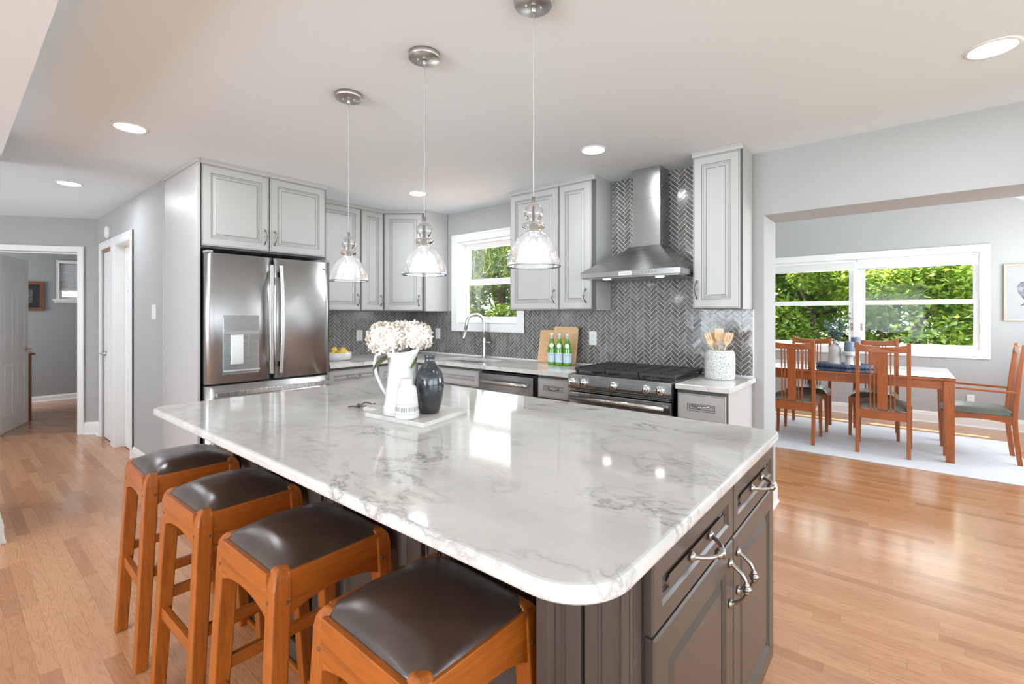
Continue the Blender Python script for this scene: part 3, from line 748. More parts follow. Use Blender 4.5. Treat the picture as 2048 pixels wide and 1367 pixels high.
# diagonal corner unit
dx, dy = (-3.838 + 4.172), (3.195 - 2.933); dw = math.hypot(dx, dy); da = math.atan2(dy, dx)
t = thing('corner_wall_cabinet', 'white diagonal corner wall cabinet behind the middle pendant', 'cabinet', (-4.172, 2.933, 1.39), da, 'white wall cabinets')
Rm = Matrix.Rotation(-da, 3, 'Z')
def loc2(x, y): p = Rm @ Vector((x + 4.172, y - 2.933, 0)); return (p.x, p.y)
off = [loc2(-4.46, 2.934), (0, .021), (dw, .021), loc2(-3.816, 3.503), loc2(-4.46, 3.503)]
m = MB(); m.prism([off[0], (0.002, .021), (dw - .002, .021), (loc2(-3.812, 3.2)), off[3], off[4]], 0, 1.05); m.box(.0005, dw - .0005, .0195, .0215, .001, 1.049, 1); m.obj('body', [M['white_cab'], M['glaze']], t, weld=False)
m = MB(); m.front(.005, dw - .02, .008, 1.012, .0195, door_prof()); o = m.obj('door', [M['white_cab'], M['glaze']], t); pull(o, dw - .055, -.0005, .11)
m = MB(); m.loft([[(x, u, 1.018 + v) for u, v in [(.021, 0), (.001, 0), (-.002, .007), (-.003, .018), (-.010, .026), (-.010, .031), (.021, .031)]] for x in (0, dw)]); m.obj('crown_moulding', M['white_cab'], t)
# range wall uppers
cabinet('wide white wall cabinet right of the kitchen window, behind the right pendant', (-2.705, 3.23), 0, .522, .27, 1.39, 2.44,
        [('door', .004, .516, 1.398, 2.406, (.478, 1.505))], group='white wall cabinets', crown=True)
cabinet('narrow white wall cabinet immediately left of the range hood', (-2.181, 3.23), 0, .334, .27, 1.39, 2.44,
        [('door', .004, .300, 1.398, 2.406, (.255, 1.505))], group='white wall cabinets', crown=True)
cabinet('tall single-door white wall cabinet right of the range hood', (-1.098, 3.23), 0, .31, .27, 1.39, 2.44,
        [('door', .004, .296, 1.398, 2.406, (.030, 1.52), .11)], group='white wall cabinets', crown=True)
# bases
cabinet('white drawer base cabinet next to the refrigerator', (-3.765, 2.088), R90, .50, .69, 0, .893,
        [('drawer', .006, .494, .735, .872, (.25, .806), .12), ('door', .006, .494, .115, .725, (.45, .63))], name='base_cabinet', toe=True, group='white base cabinets')
t = cabinet('white inside-corner base cabinet with two narrow doors behind the pitcher', (-3.765, 2.592), R90, .325, .69, 0, .893,
        [('door', .004, .288, .115, .872, None)], name='base_cabinet', toe=True, group='white base cabinets')
m = MB(); m.box(.322, .91, -.143, .69, .10, .893); m.box(.322, .91, -.08, .6, 0, .10); m.obj('corner_body', [M['white_cab']], t, weld=False)
m = MB(); m.front(.015, .145, .115, .872, 0, door_prof(.02), Matrix.Translation((.322, -.0, 0)) @ Matrix.Rotation(-R90, 4, 'Z')); o = m.obj('door', [M['white_cab'], M['glaze']], t)
h_ = pull(o, .322, -.075, .80); h_.rotation_euler = (0, 0, -R90)
cabinet('white sink base cabinet left of the dishwasher', (-3.620, 2.91), 0, .845, .59, 0, .893,
        [('drawer', .03, .838, .735, .872, None, .1, .050), ('door', .03, .43, .115, .725, (.39, .63)), ('door', .438, .838, .115, .725, (.478, .63))], name='base_cabinet', toe=True, hollow=.66, group='white base cabinets')
cabinet('white drawer base cabinet between the dishwasher and the range', (-2.166, 2.91), 0, .306, .59, 0, .893,
        [('drawer', .008, .298, .728, .872, (.153, .803), .085, .052), ('door', .008, .298, .115, .715, (.26, .63))], name='base_cabinet', toe=True, group='white base cabinets')
cabinet('white drawer base cabinet at the right end, under the speckled crock', (-1.088, 2.91), 0, .30, .59, 0, .893,
        [('drawer', .008, .288, .712, .872, (.148, .805), .085, .058), ('door', .008, .288, .115, .700, (.04, .63))], name='base_cabinet', toe=True, group='white base cabinets')

# worktops
def slab(name, poly, z0, z1, mat, label, cat, bevel=.006, group=None, parent=None):
    cx = sum(p[0] for p in poly) / len(poly); cy = sum(p[1] for p in poly) / len(poly)
    m = MB(); m.prism([(x - cx, y - cy) for x, y in poly], 0, z1 - z0)
    o = m.obj(name, mat, parent, (cx, cy, z0), 0, bevel, 3)
    for p in o.data.polygons: p.use_smooth = False
    if label: tag(o, label, cat, group)
    return o
def rounded(x0, x1, y0, y1, rs, n=10):
    out = []
    for (cx, cy, a0, r) in ((x1 - rs[0], y0 + rs[0], -90, rs[0]), (x1 - rs[1], y1 - rs[1], 0, rs[1]), (x0 + rs[2], y1 - rs[2], 90, rs[2]), (x0 + rs[3], y0 + rs[3], 180, rs[3])):
        for i in range(n + 1):
            a = radians(a0 + 90 * i / n); out.append((cx + r * cos(a), cy + r * sin(a)))
    return out
# left worktop: L shape with a sink cut-out
SX0, SX1, SY0, SY1 = -3.46, -2.86, 2.965, 3.335
bmv = MB()
def ctop(m, x0, x1, y0, y1): m.box(x0, x1, y0, y1, 0, .032)
Z0 = .898
outer = [(-4.455, 2.086), (-3.725, 2.086), (-3.725, 2.885), (-1.855, 2.885), (-1.855, 3.497), (-4.455, 3.497)]
hole = rounded(SX0, SX1, SY0, SY1, (.05,) * 4, 5)
bm = bmesh.new()
def ring(pts, z): return [bm.verts.new((x + 3.2, y - 3.0, z)) for x, y in pts]
ro0, ro1, rh0, rh1 = ring(outer, 0), ring(outer, .032), ring(hole, 0), ring(hole, .032)
for lo, hi in ((ro0, ro1), (rh0, rh1)):
    for i in range(len(lo)): bm.faces.new((lo[i], lo[(i + 1) % len(lo)], hi[(i + 1) % len(lo)], hi[i]))
for o_, h_ in ((ro0, rh0), (ro1, rh1)):
    es = []
    for r_ in (o_, h_):
        for i in range(len(r_)): es.append(bm.edges.get((r_[i], r_[(i + 1) % len(r_)])))
    bmesh.ops.triangle_fill(bm, use_beauty=True, use_dissolve=False, edges=es)
bmesh.ops.recalc_face_normals(bm, faces=bm.faces)
me = bpy.data.meshes.new('countertop'); bm.to_mesh(me); bm.free(); me.materials.append(M['granite'])
ct = bpy.data.objects.new('countertop', me); C.objects.link(ct); ct.location = (-3.2, 3.0, Z0)
tag(ct, 'L-shaped pale marble worktop with the sink, from refrigerator to range', 'countertop', 'perimeter worktops')
slab('countertop', [(-1.088, 2.885), (-.765, 2.885), (-.765, 3.497), (-1.088, 3.497)], .898, .930, M['granite'], 'short pale marble worktop at the right of the range holding the speckled crock', 'countertop', .004, 'perimeter worktops')
isl = slab('island_countertop', rounded(-2.57, -.335, .587, 1.885, (.115, .03, .05, .05)), .912, .945, M['marble'], 'large white and grey veined marble slab of the kitchen island', 'countertop', .010)
# sink and faucet
m = MB(); secs = []
for z, g in ((-.002, .004), (-.002, -.004), (-.17, -.018), (-.185, -.05)):
    secs.append([(x, y, z) for x, y in rounded(SX0 - g, SX1 + g, SY0 - g, SY1 + g, (.05 + abs(g) * .4,) * 4, 5)])
m.loft(secs, 0, True, False); m.add(secs[-1], [tuple(range(len(secs[-1])))])
sk = MB(); sk.v = [Vector(p) - Vector(((SX0 + SX1) / 2, (SY0 + SY1) / 2, 0)) for p in m.v]; sk.f = m.f; sk.m = m.m; sk.s = m.s
so = sk.obj('kitchen_sink', M['steel_h'], None, ((SX0 + SX1) / 2, (SY0 + SY1) / 2, .8965)); tag(so, 'undermount stainless sink below the kitchen window', 'sink')
m = MB(); m.lathe([(.002, -.1835), (.042, -.1835), (.042, -.181), (.002, -.180)], 20); m.obj('drain', M['chrome'], so)
t = thing('kitchen_faucet', 'brushed nickel gooseneck pull-down faucet in front of the window', 'faucet', (-3.20, 3.425, .9305))
m = MB(); m.lathe([(.001, 0), (.027, 0), (.027, .006), (.020, .010), (.0175, .02), (.0165, .12), (.018, .15), (.018, .19), (.014, .20), (.001, .20)], 20); m.obj('base', M['silver'], t)
fd = Vector((.35, -.94, 0)).normalized(); fd = Vector((-.55, -.83, 0)).normalized()
pts = [(0, 0, .19), (0, 0, .27)]
R_ = .088
for i in range(0, 13):
    a = pi * i / 12 * 1.0
    pts.append(tuple(fd * (R_ - R_ * cos(a)) + Vector((0, 0, .335 + R_ * sin(a) * 1.05))))
end = fd * (2 * R_ + .012) + Vector((0, 0, .275)); pts.append(tuple(end))
m = MB(); m.tube(pts, .0150, 14); m.obj('spout', M['silver'], t)
e2 = fd * (2 * R_ + .030) + Vector((0, 0, .185))
m = MB(); m.tube([end, end + (e2 - end) * .1, end + (e2 - end) * .12, end + (e2 - end) * .9, e2], [.0145, .0145, .0165, .020, .017], 14); m.obj('spray_head', M['silver'], t)
m = MB(); m.tube([(.012, 0, .145), (.05, -.004, .150), (.085, -.006, .152)], [.012, .008, .007], 12); m.obj('lever', M['silver'], t)

# ================================================================== ISLAND BASE
def isl_extra(t, mt):
    pass
t = thing('island_cabinet', 'grey painted island cabinet under the large marble slab', 'kitchen island', (-.35, .785, 0), R90)
mt = [M['grey_cab'], M['grey_glaze'], M['dark']]
# local: x -> +Y (0..1.08), y -> -X (0 at the drawer faces), z up
m = MB(); m.box(.100, 1.072, .021, 2.07, .15, .911); m.box(0, .100, .021, .235, .15, .911); m.box(.12, 1.04, .075, 2.0, 0, .15); m.box(.02, .12, .075, .22, 0, .15)
m.box(.034, 1.066, .0195, .0215, .155, .905, 2)
m.obj('body', mt, t, weld=False)
for i, (x0, x1) in enumerate(((.040, .560), (.566, 1.068))):
    m = MB(); m.front(x0, x1, .766, .905, .0195, plain_prof(.040)); o = m.obj('drawer', mt, t); pull(o, (x0 + x1) / 2, -.0005, .838, False, .125, 'pewter', 1.15)
    m = MB(); m.front(x0 + .006 * (1 - i), x1, .165, .757, .0195, plain_prof(.062)); o = m.obj('door', mt, t); pull(o, (x1 - .035) if i == 0 else (x0 + .035), -.0005, .655, True, .105, 'pewter', 1.15)
# stool side: doors between stiles, corner post (built facing -Y of the room)
MS = Matrix(((0, 1, 0, 0), (-1, 0, 0, 0), (0, 0, 1, 0), (0, 0, 0, 1)))   # room (x+.35, y-.785, z) -> local
def room(x, y, z): return (y - .785, -(x + .35), z)
MR = Matrix(((0, 1, 0, -.785), (-1, 0, 0, -.35), (0, 0, 1, 0), (0, 0, 0, 1)))
for x0, x1 in ((-.970, -.600), (-1.515, -1.058), (-2.065, -1.615), (-2.415, -2.15)):
    m = MB(); m.front(x0, x1, .165, .900, .8845, plain_prof(.055), MR); m.obj('door', mt, t)
for x0, x1 in ((-1.045, -.984), (-1.600, -1.528), (-2.140, -2.075)):
    m = MB(); m.box(x0, x1, .874, .886, .155, .910, 0, MR)
    for xx in (x0 + .008, x1 - .008): m.tube([MR @ Vector((xx, .873, z)) for z in (.16, .905)], .0045, 8)
    m.obj('pilaster', mt, t, weld=False)
m = MB(); m.front(-.575, -.470, .165, .905, .7845, plain_prof(.03)[:8], MR); m.obj('end_panel', mt, t)
m = MB(); m.box(-.462, -.371, .772, .786, .155, .910, 0, MR); m.tube([MR @ Vector((-.430, .771, z)) for z in (.157, .905)], .0035, 8); m.tube([MR @ Vector((-.380, .769, z)) for z in (.157, .905)], .009, 8); m.obj('corner_post', mt, t, weld=False)
m = MB(); m.box(-2.40, -.60, .868, .886, .0, .085, 0, MR); m.obj('base_moulding', mt, t, weld=False, bevel=.003)
m = MB(); m.box(-2.40, -.60, .850, .868, .0, .020, 0, MR); m.obj('shoe_moulding', M['stool_x'], t, weld=False, bevel=.005)

# ================================================================== REFRIGERATOR
t = thing('refrigerator', 'stainless French-door refrigerator with water dispenser in the left door', 'refrigerator', (-3.68, 1.60, 0), R90)
# local: x -0.45..0.46 , y=0 front
m = MB(); m.box(-.440, .450, .065, .74, .02, 1.775); m.obj('body', M['dark'], t, weld=False)
def bowed(m, x0, x1, z0, z1, bow=.012, d=.06, n=14, mat=0):
    secs = []
    for i in range(n + 1):
        u = i / n; x = x0 + (x1 - x0) * u
        e_ = min(u, 1 - u); y = -bow * (1 - (2 * u - 1) ** 2) + (.014 * max(0, 1 - e_ / .06) ** 2)
        secs.append([(x, y, z0), (x, y, z1), (x, d, z1), (x, d, z0)])
    m.loft(secs, mat, False); return m
m = MB(); bowed(m, -.450, -.0035, .872, 1.783); ld = m.obj('door', M['steel'], t)
for p in ld.data.polygons: p.use_smooth = abs(p.normal.y) > .5
m = MB(); bowed(m, .0035, .462, .872, 1.783); rd = m.obj('door', M['steel'], t)
for p in rd.data.polygons: p.use_smooth = abs(p.normal.y) > .5
m = MB(); bowed(m, -.450, .462, .07, .858, .010); fz = m.obj('freezer_drawer', M['steel'], t)
for p in fz.data.polygons: p.use_smooth = abs(p.normal.y) > .5
def long_handle(parent, pts, w, name='handle'):
    m = MB(); k = [(Vector(p)) for p in pts]; secs = []
    for p in k: secs.append([(p.x - w, p.y - .005, p.z), (p.x + w, p.y - .005, p.z), (p.x + w, p.y + .010, p.z), (p.x - w, p.y + .010, p.z)])
    m.loft(secs)
    for p in (k[1], k[-2]): m.box(p.x - w * .8, p.x + w * .8, p.y, -.004, p.z - .022, p.z + .022)
    return m.obj(name, M['steel_v'], parent, bevel=.003, weld=False)
for s, par in ((-1, ld), (1, rd)):
    long_handle(par, [(s * (.034 + .008 * (1 - (2 * i / 12 - 1) ** 2)) , -.052 - .016 * (1 - (2 * i / 12 - 1) ** 2), .915 + (1.725 - .915) * i / 12) for i in range(13)], .013)
m = MB()
m.box(-.405, .420, -.066, -.046, .785, .818); m.box(-.400, -.372, -.05, .0, .787, .816); m.box(.390, .415, -.05, .0, .787, .816); m.obj('handle', M['steel_v'], fz, bevel=.003, weld=False)
# dispenser
x0, x1, z0, z1 = -.345, -.112, .945, 1.345
m = MB(); m.box(x0 - .004, x1 + .004, -.0135, -.008, z0 - .015, z1 + .004); m.box(x0, x1, -.0145, -.0115, 1.225, z1 - .008); dp = m.obj('dispenser', M['steel_h'], ld, weld=False, bevel=.0015)
dp['label'] = 'recessed water and ice dispenser with chrome cavity'
def shell(m, x0, x1, z0, z1, yf, yb, mat=0):
    m.add([(x0, yf, z0), (x1, yf, z0), (x1, yf, z1), (x0, yf, z1), (x0 + .02, yb, z0 + .03), (x1 - .02, yb, z0 + .03), (x1 - .02, yb, z1), (x0 + .02, yb, z1)],
          [(0, 1, 5, 4), (1, 2, 6, 5), (2, 3, 7, 6), (3, 0, 4, 7), (4, 5, 6, 7)], mat)
m = MB(); m.box(x0 + .006, x1 - .006, -.0155, -.0140, .965, 1.222); m.box(x0 + .02, x0 + .03, -.016, -.0150, .97, 1.20); m.box(x1 - .07, x1 - .055, -.019, -.0150, .975, 1.215)
m.obj('dispenser_cavity', M['steel_dark'], ld, weld=False)
m = MB(); m.box(x0 + .045, x1 - .105, -.022, -.0152, 1.0, 1.212); m.obj('dispenser_paddle', M['silver'], ld, weld=False, bevel=.002)
m = MB(); m.box(x0 + .002, x1 - .002, -.0175, -.014, 1.216, 1.238); m.obj('dispenser_controls', M['switch'], ld, weld=False)
m = MB(); m.box(x0 - .004, x1 + .004, -.030, -.012, .950, .964); m.obj('drip_tray', M['silver'], ld, weld=False, bevel=.003)
m = MB(); m.lathe([(.001, 0), (.013, 0), (.013, .002), (.001, .0022)], 20, M=at(.405, -.0065, 1.735, FACE)); m.obj('logo_badge', M['chrome'], rd)
for x in (-.425, .437): m = MB(); m.box(x - .02, x + .02, .0, .08, 1.784, 1.80); m.obj('hinge_cover', M['switch'], t, weld=False, bevel=.003)
# dark recess behind the top gap
# ================================================================== DISHWASHER
t = thing('dishwasher', 'stainless dishwasher with curved bar handle right of the sink base', 'dishwasher', (-2.765, 2.885, 0))
m = MB(); m.box(.006, .592, .04, .58, .02, .880); m.obj('body', M['dark'], t, weld=False)
m = MB(); m.box(.004, .575, 0, .04, .105, .868); m.obj('door', M['steel_dark'], t, bevel=.006)
m = MB(); m.box(.02, .58, .06, .09, 0, .10); m.obj('toe_kick', M['dark'], t, weld=False)
m = MB(); m.tube([(.05 + .48 * i / 12, -.012 - .040 * (1 - (2 * i / 12 - 1) ** 4), .805) for i in range(13)], .019, 12, squash=.8)
m.obj('handle', M['steel_v'], t)

# ================================================================== RANGE
t = thing('gas_range', 'stainless slide-in gas range with five knobs under the hood', 'stove', (-1.472, 2.86, 0))
m = MB(); m.box(-.378, .362, .06, .62, .02, .905); m.obj('body', M['steel_dark'], t, weld=False)
m = MB(); m.loft([[(x, 0, .838), (x, -.006, .862), (x, 0, .932), (x, .07, .936), (x, .07, .838)] for x in (-.380, .372)]); m.obj('control_panel', M['steel_dark'], t, bevel=.003)
for i, x in enumerate((-.338, -.248, -.02, .208, .300)):
    k = thing('x', '', '') if False else None
    m = MB(); m.lathe([(.001, 0), (.029, 0), (.029, .006), (.026, .008), (.022, .010), (.0205, .032), (.018, .036), (.001, .036)], 24, M=at(x, -.005, .880, FACE))
    m.box(x - .004, x + .004, -.050, -.038, .862, .898)
    m.obj('knob', M['chrome'], t, weld=False)
m = MB(); m.box(-.370, .362, .012, .06, .812, .838); m.obj('vent_slot', M['black'], t, weld=False)
m = MB(); m.box(-.376, .366, -.004, .012, .818, .822); m.box(-.376, .366, -.004, .012, .828, .832); m.obj('trim_bars', M['steel_v'], t, weld=False)
m = MB(); m.box(-.370, .368, .004, .05, .20, .806); od = m.obj('oven_door', M['steel_dark'], t, bevel=.004)
m = MB(); m.box(-.25, .25, .0, .006, .34, .66); m.obj('oven_window', M['black'], od, weld=False)
m = MB(); m.tube([(-.342, -.045, .775), (.342, -.045, .775)], .0145, 14)
for x in (-.325, .325): m.tube([(x, -.045, .775), (x, .006, .775)], [.013, .016], 12)
m.obj('handle', M['steel_v'], od)
m = MB(); m.box(-.370, .368, .004, .05, .04, .19); m.obj('storage_drawer', M['steel_dark'], t, bevel=.004)
m = MB(); m.box(-.380, .376, .07, .625, .905, .936); m.obj('cooktop', M['steel_dark'], t, bevel=.003)
for i, (x, y) in enumerate(((-.25, .20), (-.25, .46), (0, .33), (.25, .20), (.25, .46))):
    m = MB(); m.lathe([(.001, .936), (.05, .936), (.05, .942), (.035, .950), (.034, .958), (.001, .960)], 20, c=(x, y, 0)); m.obj('burner', M['black'], t)
for gi in range(3):
    gx0 = -.372 + gi * .2485; gx1 = gx0 + .242
    m = MB(); zt = .972
    # frame
    def bar(xa, ya, xb, yb, w=.0075, h=.013, z=zt):
        a = Vector((xa, ya, 0)); b = Vector((xb, yb, 0)); d = (b - a).normalized() * 1; n_ = Vector((-d.y, d.x, 0)) * w
        m.loft([[(p + n_) + Vector((0, 0, z - h)), (p - n_) + Vector((0, 0, z - h)), (p - n_ * .7) + Vector((0, 0, z)), (p + n_ * .7) + Vector((0, 0, z))] for p in (a, b)])
    bar(gx0, .085, gx1, .085, .010, .018); bar(gx0, .600, gx1, .600, .010, .018); bar(gx0 + .006, .085, gx0 + .006, .60); bar(gx1 - .006, .085, gx1 - .006, .60)
    bar((gx0 + gx1) / 2, .085, (gx0 + gx1) / 2, .60); bar(gx0, .34, gx1, .34)
    for yy in (.15, .215, .28, .405, .47, .535): bar(gx0, yy, gx1, yy, .005, .011, zt + .002)
    for xx in (gx0 + .012, gx1 - .012):
        for yy in (.095, .59): m.box(xx - .008, xx + .008, yy - .008, yy + .008, .936, zt - .01)
    m.obj('grate', M['black'], t, weld=False)

# ================================================================== HOOD
t = thing('range_hood', 'stainless pyramid chimney hood above the gas range', 'range hood', (-1.4775, 3.5, 1.61))
x0, x1, yf, yb = -.372, .372, -.475, 0
def sec(a0, a1, b0, b1, z): return [(a0, b0, z), (a1, b0, z), (a1, b1, z), (a0, b1, z)]
m = MB(); m.loft([sec(x0, x1, yf, yb, .012), sec(x0, x1, yf, yb, .052)], cap=True); m.obj('canopy_rim', M['steel_h'], t, bevel=.002)
m = MB(); secs = []
for i in range(8):
    u = i / 7; k = u ** 1.0
    cxa = x0 * (1 - k) + (-.098) * k; cxb = x1 * (1 - k) + .117 * k; cyf = yf * (1 - k) + (-.178) * k
    secs.append(sec(cxa, cxb, cyf, yb, .052 + .203 * (u ** .97)))
m.loft(secs); m.obj('canopy', M['steel_h'], t)
m = MB(); m.box(-.098, .117, -.178, 0, .25, .60); m.box(-.0965, .1155, -.1765, 0, .60, .829); m.obj('chimney', M['steel_h'], t, weld=False, bevel=.0015)
m = MB(); m.box(x0 + .01, x1 - .01, yf + .01, yb - .02, .004, .013); m.obj('filter_plate', M['steel_dark'], t, weld=False)
for x in (-.20, .20):
    m = MB(); m.lathe([(.001, .0005), (.028, .0005), (.030, .003), (.030, .005), (.001, .005)], 20, c=(x, yf + .09, 0)); m.obj('hood_lamp', M['hoodlamp'], t)
for i in range(5):
    m = MB(); m.lathe([(.0005, 0), (.0065, 0), (.006, .0025), (.0005, .0028)], 14, M=at(.118 + i * .022, yf, .033, FACE)); m.obj('button', M['switch'], t)
m = MB(); m.box(-.060, .035, yf - .002, yf, .019, .045); bd = m.obj('badge', M['outlet'], t, weld=False)
text('badge_text', 'KitchenAid', .017, M['text_dark'], bd, at(-.0125, yf - .0022, .032, FACE))

# ================================================================== STOOLS
def make_stool():
    t = thing('bar_stool', 'x', 'stool', (0, 0, 0), 0, 'bar stools along the island')
    hx, hy, w = .1775, .167, .045
    for sx in (-1, 1):
        for sy in (-1, 1):
            secs = []
            for z, ins in ((0, 0), (.2, 0), (.45, 0), (.600, 0), (.690, .000), (.712, .003), (.724, .009), (.733, .018)):
                k = 1 - z / .72 if z < .72 else 0
                ox = hx + .020 * k; oy = hy + .036 * k        # outer corner
                ww = w if z > .5 else w - .004 * (1 - z / .5)
                xo, yo = sx * (ox - ins), sy * (oy - ins); xi, yi = sx * (ox - ww), sy * (oy - ww)
                q = [(xo, yo, z), (xi, yo, z), (xi, yi, z), (xo, yi, z)]
                secs.append(q)
            m = MB(); m.loft(secs); leg = m.obj('leg', M['stool_z'], t, bevel=.004)
            # peg marks
            m = MB(); m.lathe([(.0005, 0), (.005, 0), (.0045, .0012), (.0005, .0014)], 10, M=at(sx * (hx - .030), sy * (hy + .0035), .655, FACE if sy < 0 else FACE @ Matrix.Rotation(pi, 4, 'Y')))
            m.lathe([(.0005, 0), (.005, 0), (.0045, .0012), (.0005, .0014)], 10, M=at(sx * (hx + .0022), sy * (hy - .03), .655, (Matrix.Rotation(radians(90), 4, 'Y') if sx > 0 else Matrix.Rotation(radians(-90), 4, 'Y'))))
            m.obj('peg', M['leather_strap'], leg)
            m = MB(); ox, oy = sx * (hx + .020 - .022), sy * (hy + .036 - .022); m.box(ox - .017, ox + .017, oy - .017, oy + .017, -.0, .0025); m.obj('foot_pad', M['rubber'], leg)
    def apron(m, L, zt, zb_end, rise, th):
        N = 12; top = [(-L + 2 * L * i / N, zt) for i in range(N + 1)]
        bot = [(L - 2 * L * i / N, zb_end + rise * (1 - (1 - 2 * i / N) ** 2) ** .8) for i in range(N + 1)]
        return top + bot
    for s in (-1, 1):
        poly = apron(None, hx - w + .008, .724, .612, .030, 0)
        m = MB(); y = s * (hy - .008); m.loft([[(x, yy, z) for x, z in poly] for yy in (y - .011, y + .004)]); m.obj('apron', M['stool_x'], t, bevel=.002)
        poly = apron(None, hy - w + .008, .724, .612, .030, 0)
        m = MB(); x = s * (hx - .008); m.loft([[(xx, yy, z) for yy, z in poly] for xx in (x - .011, x + .004)]); m.obj('apron', M['stool_y'], t, bevel=.002)
    for s in (-1, 1):
        z = .300; k = 1 - z / .72; y = s * (hy + .036 * k - .022)
        m = MB(); m.box(-hx + .01, hx - .01, y - .011, y + .011, z - .020, z + .020); m.obj('stretcher', M['stool_x'], t, bevel=.003, weld=False)
        z = .355; k = 1 - z / .72; x = s * (hx + .020 * k - .022)
        m = MB(); m.box(x - .010, x + .010, -hy + .01, hy - .01, z - .018, z + .018); m.obj('stretcher', M['stool_y'], t, bevel=.003, weld=False)
    # domed cushion
    n = 26; a, b = hx - .010, hy - .010; vs = []; fs = []
    for i in range(n + 1):
        for j in range(n + 1):
            u = -1 + 2 * i / n; v = -1 + 2 * j / n
            u = math.copysign(1 - (1 - abs(u)) ** 1.35, u); v = math.copysign(1 - (1 - abs(v)) ** 1.35, v)
            # pinch the corners between the leg tops
            px, py = u * a, v * b
            c_ = max(0, abs(u) + abs(v) - 1.78) / .22
            f = ((1 - abs(u) ** 2.8) * (1 - abs(v) ** 2.6)) ** .6
            z = .720 + .050 * f + .0012 * noise.noise(Vector((u * 4, v * 4, 1))) * f
            px -= math.copysign(.016 * c_, px); py -= math.copysign(.016 * c_, py)
            vs.append((px, py, z))
    for i in range(n):
        for j in range(n):
            k = i * (n + 1) + j; fs.append((k, k + n + 1, k + n + 2, k + 1))
    m = MB(); m.add(vs, fs, 0, True)
    rim = [vs[i * (n + 1)] for i in range(n + 1)] + [vs[n * (n + 1) + j] for j in range(1, n + 1)] + [vs[i * (n + 1) + n] for i in range(n - 1, -1, -1)] + [vs[j] for j in range(n - 1, 0, -1)]
    low = [(x, y, z - .016) for x, y, z in rim]; k = len(rim)
    m.add(rim + low, [(i, (i + 1) % k, k + (i + 1) % k, k + i) for i in range(k)] + [tuple(range(k, 2 * k))], 0, False)
    m.obj('seat', M['leather'], t)
    return t
SL = ['oak bar stool with brown leather seat, farthest from the camera by the hallway', 'oak bar stool with brown leather seat, second from the hallway end',
      'oak bar stool with brown leather seat, second nearest the camera', 'oak bar stool with brown leather seat nearest the camera by the rounded slab corner']
st = make_stool(); st['label'] = SL[0]; st.location = (-2.412, .667, 0); st.rotation_euler = (0, 0, radians(-1.5))
for (x, y, a), lb in zip(((-1.872, .672, 1.0), (-1.335, .670, .5), (-.792, .670, -1.0)), SL[1:]):
    dup(st, (x, y, 0), radians(a), lb)

# ================================================================== PENDANTS AND CEILING LIGHTS
def make_pendant():
    t = thing('pendant_light', 'x', 'pendant lamp', (0, 0, 2.44), 0, 'glass pendants over the island')
    m = MB(); m.lathe([(.001, 0), (.066, 0), (.066, -.019), (.063, -.022), (.001, -.0225)], 32); cp = m.obj('canopy', M['silver'], t)
    m = MB(); m.lathe([(.0005, -.021), (.009, -.021), (.009, -.040), (.006, -.046), (.0005, -.046)], 14)
    for a in (.9, .9 + pi): m.ball((.026 * cos(a), .026 * sin(a), -.0245), .0045)
    m.obj('cord_grip', M['silver'], cp)
    m = MB(); m.tube([(0.0008 * sin(i * 1.3), 0.0008 * cos(i * 2.1), -.04 - (.645 - .0) * i / 10) for i in range(11)], .0021, 8); m.obj('cord', plain('clear_grey_cord', (.52, .52, .51), .35), t)
    R0 = -.920                                     # rim height relative to the ceiling
    m = MB(); m.lathe([(.0005, R0 + .240), (.0065, R0 + .240), (.0075, R0 + .222), (.0115, R0 + .219), (.0115, R0 + .212), (.0005, R0 + .212)], 16); sc_ = m.obj('socket_cap', M['silver'], t)
    m = MB(); m.lathe([(.0005, R0 + .212), (.0045, R0 + .212), (.0045, R0 + .150), (.016, R0 + .146), (.018, R0 + .110), (.016, R0 + .085), (.0005, R0 + .085)], 16); m.obj('socket_stem', M['silver'], t)
    prof = [(.012, .216), (.020, .212), (.029, .203), (.0335, .188), (.031, .172), (.023, .160), (.019, .155), (.021, .151), (.036, .148), (.0405, .141), (.038, .134), (.028, .128), (.026, .122), (.034, .116),
            (.050, .104), (.064, .086), (.076, .064), (.085, .040), (.090, .018), (.0925, .002), (.0925, 0)]
    m = MB(); n = 40; secs = [[(r * cos(2 * pi * j / n), r * sin(2 * pi * j / n), R0 + z) for j in range(n)] for r, z in prof[:14]]
    m.loft(secs, 0, True, False); m.obj('glass_globe', M['globe'], t)
    m = MB(); secs = [[(r * cos(2 * pi * j / n), r * sin(2 * pi * j / n), R0 + z) for j in range(n)] for r, z in prof[13:]]
    m.loft(secs, 0, True, False); sh = m.obj('glass_shade', M['seeded'], t)
    m = MB(); m.tube([(.0925 * cos(2 * pi * j / n), .0925 * sin(2 * pi * j / n), R0 + .001) for j in range(n)], .0022, 8, closed=True); m.obj('glass_rim', M['globe'], sh)
    m = MB(); m.lathe([(.001, R0 + .012), (.012, R0 + .014), (.021, R0 + .024), (.0235, R0 + .038), (.020, R0 + .052), (.013, R0 + .068), (.011, R0 + .085), (.001, R0 + .086)], 20); m.obj('bulb', M['bulb'], t)
    return t
PL = ['clear seeded glass pendant nearest the refrigerator, leftmost over the island', 'middle clear seeded glass pendant over the island', 'clear seeded glass pendant hanging lowest in view, rightmost over the island']
pd = make_pendant(); pd['label'] = PL[0]; pd.location = (-2.110, 1.280, 2.44)
for (x, y), lb in zip(((-1.540, 1.283), (-.984, 1.302)), PL[1:]): dup(pd, (x, y, 2.44), 0, lb)
